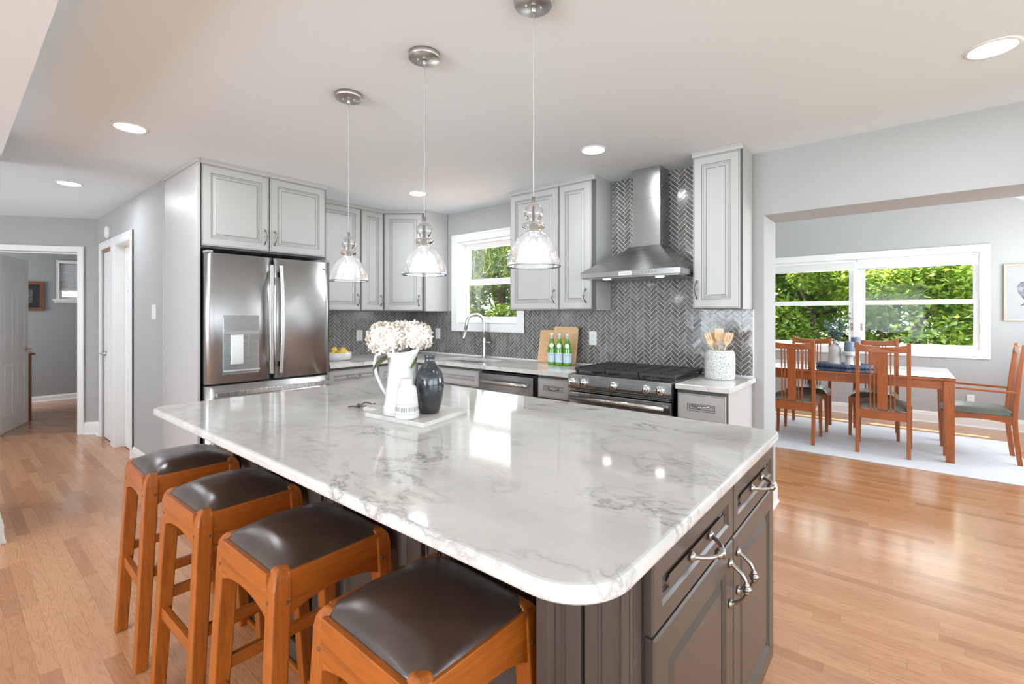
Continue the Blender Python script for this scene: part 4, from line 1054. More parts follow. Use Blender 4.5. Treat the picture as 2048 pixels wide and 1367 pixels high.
def can(x, y, lb, first=[None]):
    if first[0] is None:
        t = thing('recessed_light', lb, 'ceiling light', (x, y, 2.44), 0, 'recessed lights in the kitchen ceiling')
        m = MB(); secs = [[(r * cos(2 * pi * j / 32), r * sin(2 * pi * j / 32), z) for j in range(32)] for r, z in ((.088, 0), (.086, -.004), (.074, -.006), (.070, -.002), (.070, .0))]
        m.loft(secs, 0, True, False); m.obj('trim_ring', M['trim'], t)
        m = MB(); m.lathe([(.001, -.0022), (.071, -.0022), (.071, -.001), (.001, -.001)], 32); m.obj('lens', M['can'], t)
        first[0] = t
    else: t = dup(first[0], (x, y, 2.44), 0, lb)
for x, y, lb in ((-3.454, .693, 'recessed ceiling light left of the pendants, nearer the refrigerator'), (-5.317, .668, 'recessed ceiling light in the hallway, farthest left'), (-3.354, 2.716, 'recessed ceiling light near the corner cabinet, beside the middle pendant cord'),
                 (-1.575, 2.739, 'recessed ceiling light in front of the range hood'), (.278, 2.731, 'recessed ceiling light in front of the dining room opening'), (-3.2, -2.2, None), (.6, -2.2, None)):
    if lb: can(x, y, lb)
    else: can(x, y, 'recessed ceiling light of the room behind the camera')
# ceiling joint between the old and new room: a hair-thin ridge of the drywall seam
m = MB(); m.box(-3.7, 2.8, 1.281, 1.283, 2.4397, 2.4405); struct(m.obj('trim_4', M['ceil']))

# ================================================================== SMALL WALL THINGS
def outlet(loc, rotz, lb, kind='duplex'):
    t = thing('wall_outlet', lb, 'outlet', loc, rotz)
    m = MB(); m.box(-.036, .036, -.006, 0, -.058, .058); m.obj('cover_plate', M['outlet'], t, bevel=.0025)
    m = MB()
    for z in (-.021, .021):
        m.box(-.0165, .0165, -.0078, -.005, z - .014, z + .014)
    m.obj('receptacle', M['outlet'], t, weld=False, bevel=.003)
    m = MB()
    for z in (-.021, .021):
        m.box(-.008, -.006, -.0082, -.007, z - .003, z + .006); m.box(.006, .008, -.0082, -.007, z - .003, z + .005); m.box(-.002, .002, -.0082, -.007, z - .009, z - .006)
    m.obj('slots', M['plug'], t, weld=False)
outlet((-4.453, 2.826, 1.133), R90, 'white wall outlet on the tile between the refrigerator and the flowers')
outlet((-3.970, 3.503, 1.146), 0, 'white wall outlet on the tile left of the kitchen window')
outlet((-2.018, 3.503, 1.156), 0, 'white wall outlet on the tile right of the cutting boards')
outlet((.62, 7.930, .33), 0, 'white wall outlet low on the dining room wall behind the armchair')
t = thing('light_switch', 'white rocker switch plate on the hallway wall beside the end panel', 'light switch', (-4.81, 1.125, 1.375))
m = MB(); m.box(-.060, .060, -.006, 0, -.062, .062); m.obj('cover_plate', M['outlet'], t, bevel=.0025)
for x in (-.023, .023): m = MB(); m.box(x - .0165, x + .0165, -.0085, -.005, -.033, .033); m.obj('rocker', M['trim'], t, bevel=.002)
t = thing('smoke_detector', 'round white smoke detector high on the hallway wall above the doors', 'smoke detector', (-6.48, 1.125, 2.225))
m = MB(); m.lathe([(.001, 0), (.068, 0), (.068, .012), (.060, .030), (.030, .036), (.001, .036)], 28, M=FACE); m.obj('body', M['trim'], t)
m = MB(); m.tube([(.058 * cos(a / 24 * 2 * pi), -.020, .058 * sin(a / 24 * 2 * pi)) for a in range(24)], .0035, 6, closed=True); m.obj('vent_ring', M['switch'], t)
# bedroom: picture and dresser
def picture(name, lb, loc, rotz, w, h, fr, frame, mat_, art, aw, ah, wood_='pic_frame', dep=.025):
    t = thing(name, lb, 'framed picture', loc, rotz)
    m = MB(); m.box(-w / 2, -w / 2 + fr, -dep, 0, -h / 2, h / 2); m.box(w / 2 - fr, w / 2, -dep, 0, -h / 2, h / 2); m.box(-w / 2 + fr, w / 2 - fr, -dep, 0, -h / 2, -h / 2 + fr); m.box(-w / 2 + fr, w / 2 - fr, -dep, 0, h / 2 - fr, h / 2)
    m.obj('frame', M[frame], t, weld=False, bevel=.0015)
    m = MB(); m.box(-w / 2 + fr * .9, w / 2 - fr * .9, -.012, -.002, -h / 2 + fr * .9, h / 2 - fr * .9); m.obj('mat_board', M[mat_], t)
    if art: m = MB(); m.box(-aw / 2, aw / 2, -.0135, -.0125, -ah / 2, ah / 2); m.obj('print', M[art], t)
    m = MB(); m.box(-w / 2 + fr * .9, w / 2 - fr * .9, -.017, -.0165, -h / 2 + fr * .9, h / 2 - fr * .9); m.obj('glass', M['picglass'], t)
    return t
picture('framed_print', 'brown framed landscape print on the bedroom wall beyond the open door', (-10.315, .72, 1.64), R90, .57, .445, .045, 'pic_frame', 'mat_blue', 'landscape', .32, .22)
t = thing('dresser', 'brown wooden dresser just inside the bedroom behind the open white door', 'dresser', (-8.98, .42, 0.0))
m = MB(); m.box(-.36, .34, -.36, .31, .07, .835); m.obj('body', M['walnut'], t, weld=False, bevel=.003)
m = MB(); m.box(-.38, .38, -.38, .34, .835, .860); m.obj('top', M['walnut'], t, bevel=.004)
for z in (.12, .36, .60): m = MB(); m.box(.34, .352, -.33, .28, z, z + .21); m.obj('drawer', M['walnut'], t, bevel=.003)
for x in (-.33, .31):
    for y in (-.33, .28): m = MB(); m.box(x - .03, x + .03, y - .03, y + .03, 0.004, .07); m.obj('leg', M['walnut'], t)
# dining art: bird-like ink form kept as a plain curved ink shape
t = picture('framed_sketch', 'light oak framed ink sketch on the dining wall right of the window', (1.225, 7.930, 1.61), 0, .655, .655, .022, 'art_frame', 'paper', None, 0, 0)
m = MB(); pts = [(-.13, .07), (-.10, .115), (-.04, .13), (.03, .10), (.06, .03), (.02, -.05), (-.05, -.12), (-.08, -.15), (-.11, -.155), (-.085, -.135), (-.065, -.10), (-.10, -.04), (-.125, .01)]
m.loft([[(x - .09, yy, z) for x, z in pts] for yy in (-.0122, -.0128)]); m.obj('ink_figure', M['art_ink'], t)

# ================================================================== THINGS ON THE ISLAND
T = .945
N_, L_, Rr = Vector((-1.333, 1.107, 0)), Vector((-1.664, 1.081, 0)), Vector((-1.395, 1.392, 0))
F_ = L_ + (Rr - N_); cb = (N_ + F_) / 2
t = thing('serving_board', 'white marble serving board with handle carrying the pitcher and vases', 'serving board', (cb.x, cb.y, T))
pl = [N_ - cb, Rr - cb, F_ - cb, L_ - cb]
hd = (L_ - N_).normalized(); sd = (F_ - L_).normalized(); hp = L_ - cb + sd * .105
poly = [(p.x, p.y) for p in pl[:3]] + [(q.x, q.y) for q in (hp + sd * .035, hp + sd * .030 + hd * .10, hp - sd * .030 + hd * .10, hp - sd * .035)] + [(pl[3].x, pl[3].y)]
m = MB(); m.prism(poly, 0.0, .018); m.obj('board', M['board'], t, bevel=.002)
hc = hp + hd * .085
m = MB(); lp = []
for i in range(15):
    u = i / 14; a = u * pi
    lp.append(tuple(hc + hd * (.075 * sin(a)) + sd * (.030 * cos(a * 1.0)) + Vector((0, 0, .021 - .017 * sin(a) ** .5 + .016 * sin(2 * a) ** 2))))
m.tube(lp, .0032, 8, squash=1.0); m.tube([lp[7], tuple(Vector(lp[7]) + hd * .03 + sd * .012), tuple(Vector(lp[7]) + hd * .05 + sd * .03)], .0028, 8); m.ball(tuple(Vector(lp[7]) + Vector((0, 0, .002))), .007)
m.tube([lp[7], tuple(Vector(lp[7]) + hd * .035 - sd * .01), tuple(Vector(lp[7]) + hd * .045 - sd * .028)], .0028, 8)
m.obj('leather_loop', M['leather_strap'], t)
T2 = .9636
# pitcher with spout to the right and a strap handle to the left, as seen from the camera
cr = Vector((.7696, .6386, 0)); cf = Vector((-.6386, .7696, 0))
t = thing('pitcher', 'tall glossy white ceramic pitcher holding the hydrangeas', 'pitcher', (-1.533, 1.158, T2), math.atan2(cr.y, cr.x))
def pit(p, a):
    if p.z > .195:
        k = ((p.z - .195) / .055); c = max(0, cos(a)) ** 3
        p.x += .024 * k * c; p.z += .018 * k * c; p.y *= (1 - .25 * k * c)
    return p
prof = [(.001, 0), (.064, 0), (.070, .004), (.067, .03), (.061, .055), (.0615, .058), (.0605, .061), (.056, .10), (.053, .13), (.0535, .134), (.052, .138), (.050, .165), (.0495, .185), (.051, .188), (.049, .192), (.049, .205), (.052, .225), (.056, .245),
        (.053, .245), (.048, .225), (.045, .205), (.046, .185), (.048, .13), (.054, .06), (.058, .008), (.001, .006)]
m = MB(); m.lathe(prof, 40, fn=pit); m.obj('body', M['ceramic'], t)
m = MB(); hpz = [(-.048, .238), (-.075, .243), (-.098, .228), (-.104, .195), (-.095, .150), (-.075, .105), (-.058, .075)]
m.tube([(x, 0, z) for x, z in hpz], [.006, .0075, .008, .008, .008, .0085, .007], 12, squash=.8); m.obj('handle', M['ceramic'], t)
# hydrangea stems
hyd = []
def flower_cluster(c, R, n, rng, sq=1.0):
    m = MB(); c = Vector(c)
    for i in range(n):
        z = rng.uniform(-.75, 1); a = rng.uniform(0, 2 * pi); s = math.sqrt(max(0, 1 - z * z))
        d = Vector((s * cos(a), s * sin(a), z)); p = c + Vector((d.x, d.y, d.z * sq)) * R * rng.uniform(.84, 1.04)
        q = d.to_track_quat('Z', 'Y').to_matrix() @ Matrix.Rotation(rng.uniform(0, 2 * pi), 3, 'Z') @ Matrix.Rotation(rng.uniform(-.5, .5), 3, 'X')
        S = R * rng.uniform(.20, .30)
        vs = [Vector((0, 0, -.15 * S))]; fs = []
        for k in range(4):
            a0 = k * pi / 2; b0 = len(vs)
            for (rr, da, zz) in ((.55, -.55, .10), (1.0, -.28, .30 + rng.uniform(-.12, .12)), (1.12, .0, .22 + rng.uniform(-.15, .15)), (1.0, .28, .32 + rng.uniform(-.12, .12)), (.55, .55, .10)):
                vs.append(Vector((rr * cos(a0 + da), rr * sin(a0 + da), zz)) * S)
            fs.append((0, b0, b0 + 1, b0 + 2, b0 + 3, b0 + 4))
        m.add([p + q @ v for v in vs], [(f[0], f[i_], f[i_ + 1]) for f in fs for i_ in range(1, 5)], 0, True)
    core = [(max(.001, R * .86 * sin(pi * i / 8)), -R * .86 * cos(pi * i / 8) * sq) for i in range(9)]
    m.lathe(core, 20, c=c); return m
def pos(u, v, y_off=0, d=1.88):
    return Vector((0, 0, 1.355)) + (cf + cr * ((u - 1024) / 944.47) + Vector((0, 0, (628.63 - v) / 944.47))) * d
for i, (u, v, d, R, lb) in enumerate(((772, 677, 1.86, .070, 'large cream hydrangea head on the left of the white pitcher'), (831, 673, 1.90, .062, 'cream hydrangea head on the right of the pitcher, above the dark vase'), (802, 664, 1.99, .050, 'cream hydrangea head between the two larger heads, set back'))):
    c = pos(u, v, d=d); b0 = Vector((-1.533, 1.158, T2 + .18)); b0 += (Vector((c.x, c.y, 0)) - Vector((b0.x, b0.y, 0))) * .25
    t = thing('hydrangea', lb, 'flower', tuple(b0), 0, 'hydrangeas in the pitcher')
    lc = c - b0; m = flower_cluster(lc, R, 150, random.Random(20 + i), .92); m.obj('flower_head', M['petal'], t, weld=False)
    m = MB(); m.tube([(-lc.x * .12, -lc.y * .12, -.07), (0, 0, 0), tuple(lc * .5 + Vector((0, 0, .012))), tuple(lc * .8)], .004, 8); m.obj('stem', M['leaf'], t)
    if i < 2:
        m = MB(); la = (-cr * .8 - cf * .6).normalized() if i == 0 else (cr * .5 - cf * .9).normalized(); up_ = Vector((0, 0, 1)); sd_ = la.cross(up_)
        base_ = lc * .30 + Vector((0, 0, .01)); LL = .085 if i == 0 else .05; secs = []
        for j in range(9):
            u_ = j / 8; wv = .030 * math.sin(pi * min(u_ * .97 + .03, 1)) ** .8 + .001
            p = base_ + la * LL * u_ + up_ * (-.05 * u_ * u_)
            secs.append([p - sd_ * wv + up_ * .006, p - up_ * .002, p + sd_ * wv + up_ * .006, p - up_ * .001])
        m.loft(secs, 0, True, True); m.obj('leaf', M['leaf'], t)
# small printed white bottle vase
t = thing('bottle_vase', 'small matte white bottle vase with a band of dark dashes, in front of the pitcher', 'vase', (-1.452, 1.125, T2))
prof = [(.001, 0), (.040, 0), (.0445, .004), (.045, .012), (.0425, .045), (.039, .085), (.0355, .112), (.033, .119), (.022, .125), (.0205, .130), (.0205, .147), (.0215, .150), (.018, .150), (.017, .13), (.001, .128)]
m = MB(); m.lathe(prof, 40); m.obj('body', M['matte_ceramic'], t)
m = MB()
def rad(z): return .045 + (.0425 - .045) * (z - .012) / .033 if z < .045 else .0425 + (.039 - .0425) * (z - .045) / .04
for j in range(44):
    a = 2 * pi * j / 44
    for z0, z1, w_ in ((.030, .046, .0010), (.018, .0205, .0009), (.0535, .0555, .0009)):
        r0, r1 = rad(z0) + .0004, rad(z1) + .0004; ta = Vector((-sin(a), cos(a), 0)) * w_; o0 = Vector((r0 * cos(a), r0 * sin(a), z0)); o1 = Vector((r1 * cos(a), r1 * sin(a), z1))
        m.add([o0 - ta, o0 + ta, o1 + ta, o1 - ta], [(0, 1, 2, 3)])
m.obj('printed_band', M['dash'], t, weld=False)
t = thing('dark_vase', 'dark blue-grey mottled glazed vase at the right end of the marble board', 'vase', (-1.462, 1.245, T2))
prof = [(.001, 0), (.036, 0), (.039, .004), (.047, .035), (.0545, .075), (.058, .115), (.056, .145), (.048, .172), (.033, .195), (.023, .208), (.0195, .218), (.0195, .228), (.0225, .238), (.0215, .241), (.017, .238), (.015, .22), (.001, .20)]
m = MB(); m.lathe([(r, z * .955) for r, z in prof], 44); m.obj('body', M['vase'], t)

# ================================================================== THINGS ON THE WORKTOP
T3 = .9305
t = thing('fruit_bowl', 'low white oval bowl full of lemons right of the refrigerator', 'bowl', (-4.06, 2.35, T3))
prof = [(.001, 0), (.085, 0), (.103, .006), (.110, .020), (.112, .072), (.109, .074), (.105, .070), (.102, .02), (.001, .012)]
m = MB(); m.lathe(prof, 40, fn=lambda p, a: Vector((p.x * .95, p.y * 1.18, p.z))); m.obj('bowl', M['ceramic'], t)
lp_ = None
for i, (x, y, z) in enumerate(((-.055, -.085, .058), (.025, -.075, .062), (-.02, -.005, .066), (.058, .0, .060), (-.06, .055, .058), (.02, .075, .062), (.0, -.04, .092), (.03, .035, .090))):
    if lp_ is None:
        m = MB(); m.lathe([(.001, -.038), (.006, -.035), (.016, -.027), (.0255, -.012), (.0275, 0), (.0255, .012), (.016, .027), (.006, .035), (.001, .038)], 18); lp_ = m.mesh('lemon', M['lemon'])
    o = bpy.data.objects.new('lemon', lp_); C.objects.link(o); o.location = (-4.06 + x, 2.35 + y * .9, T3 + z); o.rotation_euler = (1.4 + .3 * i, .6 * i, 1.1 * i)
    tag(o, 'yellow lemon piled in the low white bowl by the refrigerator', 'lemon', 'lemons in the bowl')
m = MB()
for k in range(3):
    a = k * 2.1; d = Vector((cos(a), sin(a), .25)); sdv = Vector((-sin(a), cos(a), 0))
    m.loft([[d * (.045 * j / 5) - sdv * (.014 * sin(pi * min(.98, j / 5 + .04))), d * (.045 * j / 5) + Vector((0, 0, .003)), d * (.045 * j / 5) + sdv * (.014 * sin(pi * min(.98, j / 5 + .04)))] for j in range(6)], 0, True)
o = m.obj('lemon_leaf', M['leaf'], None, (-4.055, 2.345, T3 + .118)); tag(o, 'sprig of green leaves lying on top of the lemons', 'leaf')
# cutting boards leaning on the tile
def cboard(lb, x0, x1, h, yb, lean, rr=.028):
    t = thing('cutting_board', lb, 'cutting board', ((x0 + x1) / 2, yb, T3))
    w = (x1 - x0) / 2; pl_ = rounded(-w, w, 0, h, (rr,) * 4, 6)
    o = None; m = MB(); Rt = Matrix.Rotation(-lean, 4, 'X')
    m.loft([[Rt @ Vector((x, yy, z)) for x, z in pl_] for yy in (-.009, .009)])
    m.obj('board', M['maple'], t, bevel=.003); return t
cboard('pale wooden cutting board leaning behind, wider one on the left of the bottles', -2.540, -2.235, .290, 3.425, radians(10))
cboard('pale wooden cutting board in front, taller one with the bottles before its face', -2.375, -2.125, .325, 3.392, radians(10))
# green bottles
def make_bottle(T_):
    t = thing('water_bottle', 'x', 'bottle', (0, 0, T_), 0, 'green bottles by the cutting boards')
    prof = [(.001, 0), (.030, 0), (.035, .004), (.036, .012), (.036, .138), (.034, .150), (.027, .175), (.018, .205), (.0145, .220), (.0135, .232), (.001, .232)]
    m = MB(); m.lathe(prof, 28); b = m.obj('glass_body', M['bottle'], t)
    m = MB(); m.lathe([(.0145, .215), (.0142, .250), (.0165, .251), (.0165, .262), (.0135, .266), (.001, .266)], 20); m.obj('cap', M['cap_white'], t)
    def wrap(m, r, z0, z1, a0, a1, n=14, fz=None):
        a = [radians(a0 + (a1 - a0) * i / n) for i in range(n + 1)]
        vs = [(r * sin(q), -r * cos(q), z0) for q in a] + [(r * sin(q), -r * cos(q), z1) for q in a]
        m.add(vs, [(i, i + 1, n + 2 + i, n + 1 + i) for i in range(n)], 0, True)
    m = MB(); wrap(m, .0364, .026, .104, -100, 100, 24); lbm = m.obj('label', M['label'], t)
    # neck label: an oval patch
    m = MB(); n = 20; c0 = (.150); vs = []
    for ring_ in (0, .5, 1):
        for j in range(n):
            a = 2 * pi * j / n; du = .020 * ring_ * cos(a); dz = .019 * ring_ * sin(a); z = .165 + dz
            r = (.034 - (z - .150) * .28 if z > .150 else .034 + (.150 - z) * .167) + .0009
            q = du / r; vs.append((r * sin(q - .12), -r * cos(q - .12), z))
    fs = [tuple(range(n))] + [(k * n + j, k * n + (j + 1) % n, (k + 1) * n + (j + 1) % n, (k + 1) * n + j) for k in (0, 1) for j in range(n)]
    m.add(vs, fs[1:], 0, True); m.obj('neck_label', M['paper'], t)
    text('label_text', 'S.PELLEGRINO', .0085, M['text_dark'], lbm, at(0, -.0367, .088, FACE), bend=.0367)
    return t
BL = ['green mineral water bottle, left one of the row before the cutting boards', 'green mineral water bottle, middle one of the row before the cutting boards', 'green mineral water bottle, right one of the row before the cutting boards']
camdir = lambda x, y: math.atan2(-x, y) * 0 + radians(-30)
b = make_bottle(T3); b['label'] = BL[0]; b.location = (-2.298, 3.300, T3); b.rotation_euler = (0, 0, radians(33))
# labels face the camera side of the kitchen
for (x, y), lb in zip(((-2.222, 3.300), (-2.142, 3.300)), BL[1:]): dup(b, (x, y, T3), radians(33), lb)
# crock with utensils
t = thing('utensil_crock', 'white and black speckled stone crock at the right end of the worktop', 'crock', (-.935, 3.275, T3))
prof = [(.001, 0), (.082, 0), (.090, .006), (.092, .02), (.094, .10), (.092, .165), (.084, .186), (.078, .192), (.072, .190), (.074, .17), (.078, .02), (.001, .014)]
m = MB(); m.lathe(prof, 44); m.obj('crock', M['terrazzo'], t)
def blade(m, c, half, L, th, q, fork=0):
    n = 12; outl = []
    for i in range(n + 1):
        a = pi * i / n; outl.append((-half * cos(a), L * .72 + L * .28 * sin(a)))
    outl = [(-.006, 0)] + [(-half, L * .45)] + outl[1:-1] + [(half, L * .45)] + [(.006, 0)]
    m.loft([[c + q @ Vector((x, yy, z)) for x, z in outl] for yy in (-th, th)])
def utensil(name, lb, cat, base_, tipv, kind, tw):
    base_ = Vector(base_); tipv = Vector(tipv); d = tipv - base_; zv = d.normalized(); xv = (cr - zv * cr.dot(zv)).normalized(); yv = zv.cross(xv); q = Matrix((xv, yv, zv)).transposed()
    t = thing(name, lb, cat, tuple(base_)); L = d.length
    m = MB(); m.tube([Vector((0, 0, 0)), d * .74], [.0055, .0062], 10); m.obj('shaft', M['beech'], t)
    c = d * .70; hl_ = L * .30
    m = MB()
    if kind == 'fork':
        for k in (-1, 0, 1):
            m.loft([[c + q @ Vector((x + k * .0145, yy, z)) for x, z in ((-.0055, hl_ * .45), (.0055, hl_ * .45), (.0055, hl_ * .96), (0, hl_), (-.0055, hl_ * .96))] for yy in (-.003, .003)])
        m.loft([[c + q @ Vector((x, yy, z)) for x, z in ((-.006, 0), (.006, 0), (.022, hl_ * .28), (.0205, hl_ * .5), (-.0205, hl_ * .5), (-.022, hl_ * .28))] for yy in (-.003, .003)])
    elif kind == 'spatula':
        m.loft([[c + q @ Vector((x, yy, z)) for x, z in ((-.006, 0), (.006, 0), (.030, hl_ * .35), (.033, hl_ * .98), (-.026, hl_), (-.028, hl_ * .35))] for yy in (-.003, .003)])
    elif kind == 'slotted':
        for x0_, x1_ in ((-.028, -.016), (-.009, .001), (.008, .024)):
            m.loft([[c + q @ Vector((x, yy, z)) for x, z in ((x0_, hl_ * .3), (x1_, hl_ * .3), (x1_, hl_ * .8), (x0_, hl_ * .8))] for yy in (-.003, .003)])
        m.loft([[c + q @ Vector((x, yy, z)) for x, z in ((-.028, hl_ * .78), (.024, hl_ * .78), (.022, hl_), (-.022, hl_ * .97))] for yy in (-.003, .003)])
        m.loft([[c + q @ Vector((x, yy, z)) for x, z in ((-.006, 0), (.006, 0), (.024, hl_ * .32), (-.028, hl_ * .32))] for yy in (-.003, .003)])
    else: blade(m, c, .026, hl_, .003, q)
    m.obj('head', M['beech'], t, weld=False)
bx, by, bz = -.935, 3.275, T3 + .018
tw = radians(18)
utensil('wooden_fork', 'pale wooden fork leaning left in the speckled crock', 'utensil', (bx + .02, by, bz), (bx - .075, by - .03, bz + .285), 'fork', tw)
utensil('wooden_spoon', 'pale wooden spoon behind the fork at the left of the crock', 'utensil', (bx + .03, by + .02, bz), (bx - .062, by + .02, bz + .290), 'spoon', tw)
utensil('wooden_spatula', 'broad pale wooden spatula standing tallest in the speckled crock', 'utensil', (bx, by + .01, bz), (bx - .012, by + .01, bz + .315), 'spatula', tw)
utensil('slotted_turner', 'pale wooden slotted turner leaning right in the speckled crock', 'utensil', (bx - .03, by, bz), (bx + .072, by - .02, bz + .290), 'slotted', tw)
utensil('wooden_spoon', 'pale wooden spoon behind the slotted turner at the right of the crock', 'utensil', (bx - .02, by + .03, bz), (bx + .045, by + .035, bz + .290), 'spoon', tw)

wall('trim_kitchen_sun_blocker', [(-5.2, -2.7, 3.67, 4.65, 2.52, 2.60)], M['blocker'])  # unseen overhang added to keep the sun out of the kitchen window
# ================================================================== DINING ROOM
slab('dining_rug', [(-2.2, 5.44), (.86, 5.44), (.86, 7.20), (-2.2, 7.20)], .0, .008, M['rug'], 'pale blue-grey area rug under the dining table', 'rug', .002)
TX, TY = -.535, 6.34
t = thing('dining_table', 'cherry wood dining table with glass-covered top in the sunlit dining room', 'dining table', (TX, TY, 0))
m = MB()
m.box(-.897, .0015, -.520, .520, .752, .772); m.box(.0025, .897, -.520, .520, .752, .772); m.obj('table_top', M['cherry_x'], t, weld=False, bevel=.002)
m = MB(); m.box(-.893, .893, -.517, .517, .7725, .7785); m.obj('glass_top', glass_thin('table_glass', (.90, .96, .93), 1.6, ior=1.5), t, bevel=.001)
m = MB()
for s_ in (-1, 1):
    m.box(-.82, -.002, s_ * .485 - .011, s_ * .485 + .011, .668, .751); m.box(.002, .82, s_ * .485 - .011, s_ * .485 + .011, .668, .751); m.box(s_ * .862 - .011, s_ * .862 + .011, -.45, .45, .668, .751)
m.obj('apron', M['cherry_x'], t, weld=False)
for sx in (-1, 1):
    for sy in (-1, 1):
        m = MB(); secs = []
        for z, w in ((.008, .060), (.35, .074), (.55, .078), (.751, .080)):
            xo, yo = sx * .890, sy * .512; secs.append([(xo, yo, z), (xo - sx * w, yo, z), (xo - sx * w, yo - sy * w, z), (xo, yo - sy * w, z)])
        m.loft(secs); m.obj('leg', M['cherry_z'], t, bevel=.004)
def make_chair(arms=False, D=.46, Wd=.42):
    t = thing('dining_armchair' if arms else 'dining_chair', 'x', 'chair', (0, 0, 0), 0, None if arms else 'side chairs around the dining table')
    hw = Wd / 2; G = .008
    def by(z):   # back line of the rear posts
        return .005 - .055 * max(0, (z - .45) / .64) ** 1.2 - .035 * max(0, (.40 - z) / .40) ** 1.5 + .03
    top = 1.085
    for s_ in (-1, 1):
        m = MB(); secs = []
        for i in range(17):
            z = G + (top - G) * i / 16; y = by(z); d = .034 if z < .6 else .034 - .008 * (z - .6) / .5; w = .032
            xo = s_ * (hw); secs.append([(xo, y - d / 2, z), (xo - s_ * w, y - d / 2, z), (xo - s_ * w, y + d / 2, z), (xo, y + d / 2, z)])
        m.loft(secs); m.obj('rear_leg', M['cherry_z'], t, bevel=.003)
        m = MB(); secs = []
        hl_ = .665 if arms else .44; fx = hw + .012
        for z, w in ((G, .026), (.25, .034), (.40, .040), (hl_, .034)):
            xo = s_ * fx; yo = D + .012; secs.append([(xo, yo, z), (xo - s_ * w, yo, z), (xo - s_ * w, yo - w, z), (xo, yo - w, z)])
        m.loft(secs); m.obj('front_leg', M['cherry_z'], t, bevel=.003)
    m = MB(); n = 12; pt = [(-hw + .028 + (Wd - .056) * i / n) for i in range(n + 1)]
    poly = [(x, 1.045 + .030 * (x / hw) ** 2) for x in pt] + [(x, .990 + .010 * (x / hw) ** 2) for x in reversed(pt)]
    yb = by(1.03)
    m.loft([[(x, yb + yy - .012 * (1 - (x / hw) ** 2), z) for x, z in poly] for yy in (-.011, .011)]); m.obj('top_rail', M['cherry_x'], t, bevel=.002)
    def lath(x0, x1, nm):
        m = MB(); secs = []
        for i in range(9):
            z = .425 + (.995 - .425) * i / 8; y = by(z) - .010 * ((z - .425) / .57) * (1 - (x0 / hw) ** 2)
            secs.append([(x0, y - .006, z), (x1, y - .006, z), (x1, y + .006, z), (x0, y + .006, z)])
        m.loft(secs); m.obj(nm, M['cherry_z'], t)
    lath(-.040, .040, 'splat')
    for x in (-.098, -.068, .056, .086): lath(x, x + .012, 'slat')
    m = MB(); m.box(-hw + .03, hw - .03, by(.4) - .012, by(.4) + .012, .345, .432); m.obj('back_rail', M['cherry_x'], t, bevel=.002)
    for s_ in (-1, 1):
        n = 8; ys = [.045 + (D - .06) * i / n for i in range(n + 1)]; x = s_ * (hw - .014)
        poly = [(y, .440) for y in ys] + [(y, .370 + .022 * (1 - (2 * (y - ys[0]) / (ys[-1] - ys[0]) - 1) ** 2)) for y in reversed(ys)]
        m = MB(); m.loft([[(xx, y, z) for y, z in poly] for xx in (x - .010, x + .012)]); m.obj('side_rail', M['cherry_y'], t, bevel=.002)
    m = MB(); n = 8; xs = [-hw + .02 + (Wd - .04) * i / n for i in range(n + 1)]
    poly = [(x, .440) for x in xs] + [(x, .378 + .020 * (1 - (x / hw) ** 2)) for x in reversed(xs)]
    m.loft([[(x, yy, z) for x, z in poly] for yy in (D - .014, D + .006)]); m.obj('front_rail', M['cherry_x'], t, bevel=.002)
    # cushion
    n = 16; vs = []; fs = []
    for i in range(n + 1):
        for j in range(n + 1):
            u = -1 + 2 * i / n; v = -1 + 2 * j / n
            f = ((1 - abs(u) ** 4) * (1 - abs(v) ** 4)) ** .5
            vs.append((u * (hw + .002), D / 2 + .022 + v * (D / 2 + .000), .442 + .062 * f))
    for i in range(n):
        for j in range(n): k = i * (n + 1) + j; fs.append((k, k + n + 1, k + n + 2, k + 1))
    m = MB(); m.add(vs, fs, 0, True); m.add([(-hw, .022, .440), (hw, .022, .440), (hw, D + .022, .440), (-hw, D + .022, .440)], [(0, 1, 2, 3)]); m.obj('seat', M['seat_green'], t)
    if arms:
        for s_ in (-1, 1):
            m = MB(); secs = []
            for i in range(9):
                y = D + .035 - (D + .035 - by(.64) - .00) * i / 8; z = .672 - .018 * i / 8; w = .020 + .006 * sin(pi * i / 8)
                x = s_ * (hw + .002); secs.append([(x - w, y, z - .010), (x + w, y, z - .010), (x + w, y, z + .010), (x - w, y, z + .010)])
            m.loft(secs); m.obj('arm_rest', M['cherry_y'], t, bevel=.004)
    return t
def place(o, x, y, a, lb): o.location = (x, y, 0); o.rotation_euler = (0, 0, a); o['label'] = lb
ch = make_chair(); place(ch, -.158, 5.735, 0, 'cherry slat-back dining chair on the near side of the table, the right one')
dup(ch, (-.915, 5.735, 0), 0, 'cherry slat-back dining chair on the near side of the table, beside the wall opening')
dup(ch, (-.255, 6.945, 0), pi, 'cherry slat-back dining chair across the table on its window side, right one')
dup(ch, (-.890, 6.945, 0), pi, 'cherry slat-back dining chair across the table on its window side, left one')
ac = make_chair(True, .50, .43); place(ac, .800, 6.325, R90, 'cherry dining armchair with olive seat at the right head of the table')
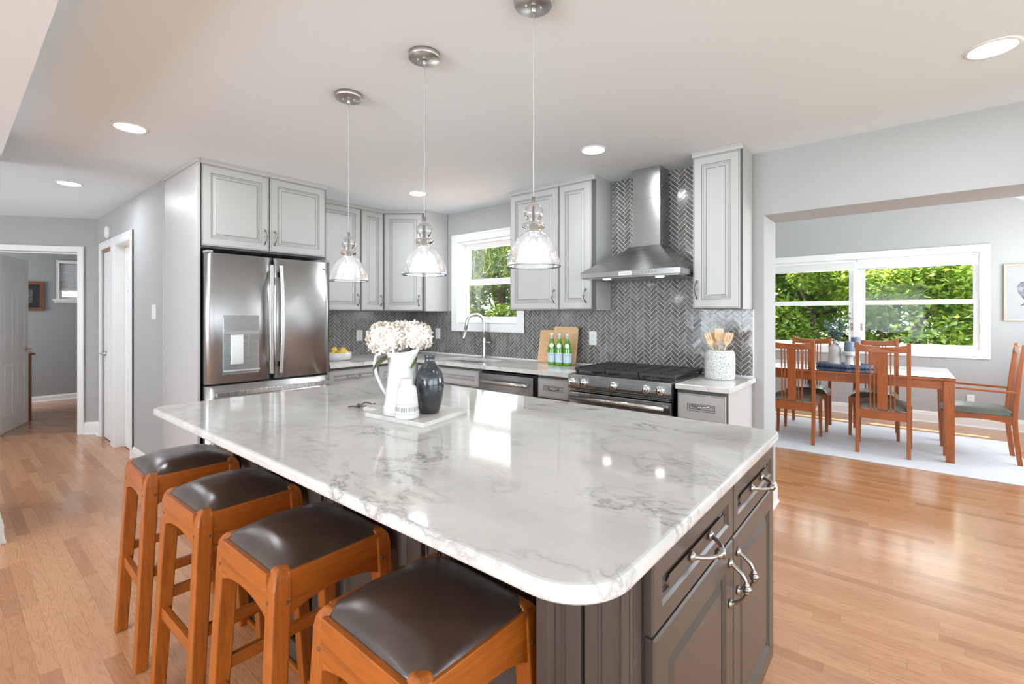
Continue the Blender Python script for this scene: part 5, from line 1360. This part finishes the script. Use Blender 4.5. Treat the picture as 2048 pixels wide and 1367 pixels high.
# tray with vases and candles
TT = .779
t = thing('serving_tray', 'oval blue woven tray on the dining table holding the vases', 'tray', (-.50, 6.30, TT), radians(-8))
m = MB(); E_ = lambda r, z: (r, z)
m.lathe([(.001, 0), (.262, 0), (.268, .004), (.270, .042), (.264, .043), (.260, .040), (.258, .008), (.001, .007)], 48, fn=lambda p, a: Vector((p.x, p.y * .52, p.z))); m.obj('tray', M['tray'], t)
t = thing('ceramic_vase', 'tall cream ribbed bottle vase with eucalyptus on the blue tray', 'vase', (-.585, 6.285, TT + .008))
m = MB(); pf = [(.001, 0), (.050, 0), (.056, .006)] + [(.0575 + .0012 * sin(i * 2.1), .012 + i * .0085) for i in range(22)] + [(.050, .205), (.034, .232), (.022, .250), (.019, .262), (.021, .285), (.017, .285), (.015, .26), (.001, .25)]
m.lathe(pf, 36); m.obj('body', M['matte_ceramic'], t)
rng = random.Random(11)
for bi, (dx, dy, hh, lb) in enumerate(((-.09, .0, .17, 'eucalyptus branch leaning left in the cream vase'), (.02, -.02, .235, 'eucalyptus branch standing upright in the cream vase'), (.13, .02, .25, 'eucalyptus branch leaning right towards the mullion'), (.08, .03, .12, 'short eucalyptus branch low at the right of the cream vase mouth'))):
    t = thing('eucalyptus_branch', lb, 'plant', (-.585, 6.285, TT + .21), 0, 'eucalyptus in the cream vase')
    m = MB(); P_ = [Vector((0, 0, 0)), Vector((0, 0, .09)), Vector((dx * .45, dy * .5, .09 + hh * .5)), Vector((dx, dy, .09 + hh))]
    def bz(u): return P_[0] * (1 - u) ** 3 + P_[1] * 3 * u * (1 - u) ** 2 + P_[2] * 3 * u * u * (1 - u) + P_[3] * u ** 3
    m.tube([bz(i / 8) for i in range(9)], .0022, 6); m.obj('stem', M['euca'], t)
    m = MB()
    for i in range(60):
        u = rng.uniform(.28, 1.0); p = bz(u); d = Vector((rng.uniform(-1, 1), rng.uniform(-1, 1), rng.uniform(-.5, .8))).normalized(); s_ = d.cross(Vector((0, 0, 1))).normalized(); L = rng.uniform(.028, .052); Wf = L * .36
        p = p + d * rng.uniform(.0, .035)
        m.add([p, p + d * L * .35 + s_ * Wf, p + d * L * .8 + s_ * Wf * .8, p + d * L, p + d * L * .8 - s_ * Wf * .8, p + d * L * .35 - s_ * Wf, p + d * L * .5 + Vector((0, 0, -.004))], [(0, 1, 6), (1, 2, 6), (2, 3, 6), (3, 4, 6), (4, 5, 6), (5, 0, 6)], 0, True)
    m.obj('leaves', M['euca'], t)
def holder(x, y, h, lb, lbc, ch_):
    t = thing('candle_holder', lb, 'candle holder', (x, y, TT + .008), 0, 'candle holders on the tray')
    m = MB(); m.lathe([(.001, 0), (.046, 0), (.046, .01), (.038, .05), (.032, h * .55), (.038, h - .055), (.042, h - .048), (.062, h - .046), (.064, h - .040), (.064, h - .004), (.060, h), (.001, h)], 32); m.obj('body', M['matte_ceramic'], t)
    o = MB(); o.lathe([(.001, 0), (.043, 0), (.044, .003), (.044, ch_ - .004), (.040, ch_), (.001, ch_ - .003)], 28); c_ = thing('pillar_candle', lbc, 'candle', (x, y, TT + .0085 + h), 0, 'blue pillar candles on the tray'); o.obj('wax', M['candle'], c_)
    m = MB(); m.tube([(0, 0, ch_ - .005), (.001, 0, ch_ + .010)], .0012, 6); m.obj('wick', M['dark'], c_)
holder(-.455, 6.255, .170, 'flared white candle holder in front on the blue tray, next to the cream vase', 'blue-grey pillar candle on the front white holder', .105)
holder(-.405, 6.375, .205, 'taller white candle holder behind on the blue tray, by the window mullion', 'blue-grey pillar candle on the rear taller holder', .115)

# ================================================================== TREES OUTSIDE
def crown(seed, n, size, spread, kind):
    """leaves scattered through an ellipsoid crown of unit size"""
    rng = random.Random(seed); m = MB()
    lumps = []
    for i in range(18):
        z = rng.uniform(-.9, 1); a = rng.uniform(0, 2 * pi); r = rng.uniform(.35, .85) * math.sqrt(1 - min(z * z, .98))
        lumps.append((Vector((r * cos(a), r * sin(a), z * .85)), rng.uniform(.25, .45)))
    for i in range(n):
        c, R = lumps[rng.randrange(18)]
        d = Vector((rng.gauss(0, 1), rng.gauss(0, 1), rng.gauss(0, 1))).normalized()
        p = c + d * R * rng.uniform(.35, 1.0)
        if kind == 'leaf':
            f = Vector((rng.uniform(-1, 1), rng.uniform(-1, 1), rng.uniform(-.7, .3))).normalized(); s_ = f.cross(Vector((rng.uniform(-.5, .5), rng.uniform(-.5, .5), 1))).normalized(); L = size * rng.uniform(.6, 1.3); w = L * .30
            nn = f.cross(s_) * L * .08
            m.add([p, p + f * L * .4 + s_ * w + nn, p + f * L, p + f * L * .4 - s_ * w + nn], [(0, 1, 2), (0, 2, 3)])
        else:
            out = Vector((p.x, p.y, .15)).normalized(); b_ = (out + Vector((rng.uniform(-.5, .5), rng.uniform(-.5, .5), rng.uniform(-.3, .4)))).normalized()
            for k in range(9):
                q = p + b_ * size * .10 * k
                f = (b_ * .6 + Vector((rng.uniform(-1, 1), rng.uniform(-1, 1), rng.uniform(-1, 1)))).normalized(); s_ = f.cross(b_).normalized() * size * .035
                m.add([q - s_, q + s_, q + f * size * .55], [(0, 1, 2)])
    return m
CR = {}
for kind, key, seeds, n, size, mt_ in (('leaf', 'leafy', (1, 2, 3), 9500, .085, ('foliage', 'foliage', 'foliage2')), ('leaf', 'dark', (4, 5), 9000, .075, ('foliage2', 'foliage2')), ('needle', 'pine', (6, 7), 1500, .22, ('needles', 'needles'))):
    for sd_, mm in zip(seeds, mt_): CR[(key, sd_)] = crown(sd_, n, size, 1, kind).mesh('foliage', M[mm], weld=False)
def tree(name, lb, cat, x, y, r, h, z0, key, trunk=.12, rot=0, group='trees and shrubs outside the windows'):
    t = thing(name, lb, cat, (x, y, -.45), rot, group)
    o = bpy.data.objects.new('foliage', CR[key]); C.objects.link(o); o.parent = t; o.scale = (r, r, (h - z0) / 2); o.location = (0, 0, (h + z0) / 2)
    m = MB(); rg = random.Random(int(x * 100)); pts = [(rg.uniform(-.06, .06) * i, rg.uniform(-.06, .06) * i, h * .95 * i / 7) for i in range(8)]
    m.tube(pts, [trunk * (1 - .75 * i / 7) for i in range(8)], 9)
    for k in range(7):
        z = z0 + (h - z0) * (.1 + .11 * k); a = k * 2.4; L = r * .8 * (1 - .08 * k)
        m.tube([(0, 0, z), (cos(a) * L * .5, sin(a) * L * .5, z + .12 * L), (cos(a) * L, sin(a) * L, z + .3 * L)], [trunk * .35, trunk * .22, trunk * .08], 6)
    m.obj('trunk', M['bark'], t); return t
# seen through the dining window
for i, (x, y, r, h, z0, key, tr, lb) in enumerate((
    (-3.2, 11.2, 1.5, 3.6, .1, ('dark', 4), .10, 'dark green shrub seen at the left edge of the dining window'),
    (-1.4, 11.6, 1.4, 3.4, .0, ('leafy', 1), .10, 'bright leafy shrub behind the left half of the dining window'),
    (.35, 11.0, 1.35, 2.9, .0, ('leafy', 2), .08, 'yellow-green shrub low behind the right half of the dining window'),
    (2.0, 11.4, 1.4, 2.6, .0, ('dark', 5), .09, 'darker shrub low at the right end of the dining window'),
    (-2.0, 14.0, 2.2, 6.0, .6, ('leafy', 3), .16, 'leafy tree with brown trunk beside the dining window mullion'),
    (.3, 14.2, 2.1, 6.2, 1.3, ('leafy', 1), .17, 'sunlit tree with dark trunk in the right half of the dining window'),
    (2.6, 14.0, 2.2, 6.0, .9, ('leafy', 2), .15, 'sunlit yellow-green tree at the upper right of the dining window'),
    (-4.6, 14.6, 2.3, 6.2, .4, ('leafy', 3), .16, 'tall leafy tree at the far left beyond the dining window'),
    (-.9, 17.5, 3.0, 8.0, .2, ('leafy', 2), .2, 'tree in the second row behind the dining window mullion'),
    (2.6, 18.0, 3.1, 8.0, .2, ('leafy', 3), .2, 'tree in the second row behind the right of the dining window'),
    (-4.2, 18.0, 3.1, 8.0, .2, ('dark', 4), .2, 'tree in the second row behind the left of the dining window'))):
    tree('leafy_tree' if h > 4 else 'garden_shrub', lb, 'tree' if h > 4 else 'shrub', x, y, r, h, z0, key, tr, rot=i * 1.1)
# seen through the kitchen window
for i, (x, y, r, h, z0, key, tr, lb) in enumerate((
    (-8.2, 9.35, 2.2, 7.5, 1.9, ('pine', 6), .15, 'pine tree with dark trunk and long boughs in the kitchen window'),
    (-7.2, 9.9, 1.3, 4.1, 1.9, ('pine', 7), .09, 'blue-green pine bough close behind the upper kitchen window pane'),
    (-7.0, 8.6, 1.25, 2.2, .0, ('dark', 5), .08, 'dark shrub in the lower pane of the kitchen window'),
    (-8.9, 9.2, 1.4, 1.9, .0, ('leafy', 1), .08, 'pale sunlit shrub low in the left of the kitchen window'),
    (-6.4, 9.4, 1.2, 1.7, .0, ('leafy', 2), .07, 'small bright shrub low in the right of the kitchen window'),
    (-11.5, 13.0, 3.0, 7.5, .3, ('leafy', 3), .2, 'leafy tree far behind the pine in the kitchen window'),
    (-8.6, 14.0, 3.0, 7.5, .3, ('leafy', 1), .2, 'yellow-green tree behind the pine trunk in the kitchen window'),
    (-12.8, 10.2, 2.6, 6.5, .2, ('leafy', 2), .18, 'leafy tree at the far left beyond the kitchen window'))):
    tree('pine_tree' if key[0] == 'pine' else ('leafy_tree' if h > 4 else 'garden_shrub'), lb, 'tree' if h > 2.5 else 'shrub', x, y, r, h, z0, key, tr, rot=i * .9)
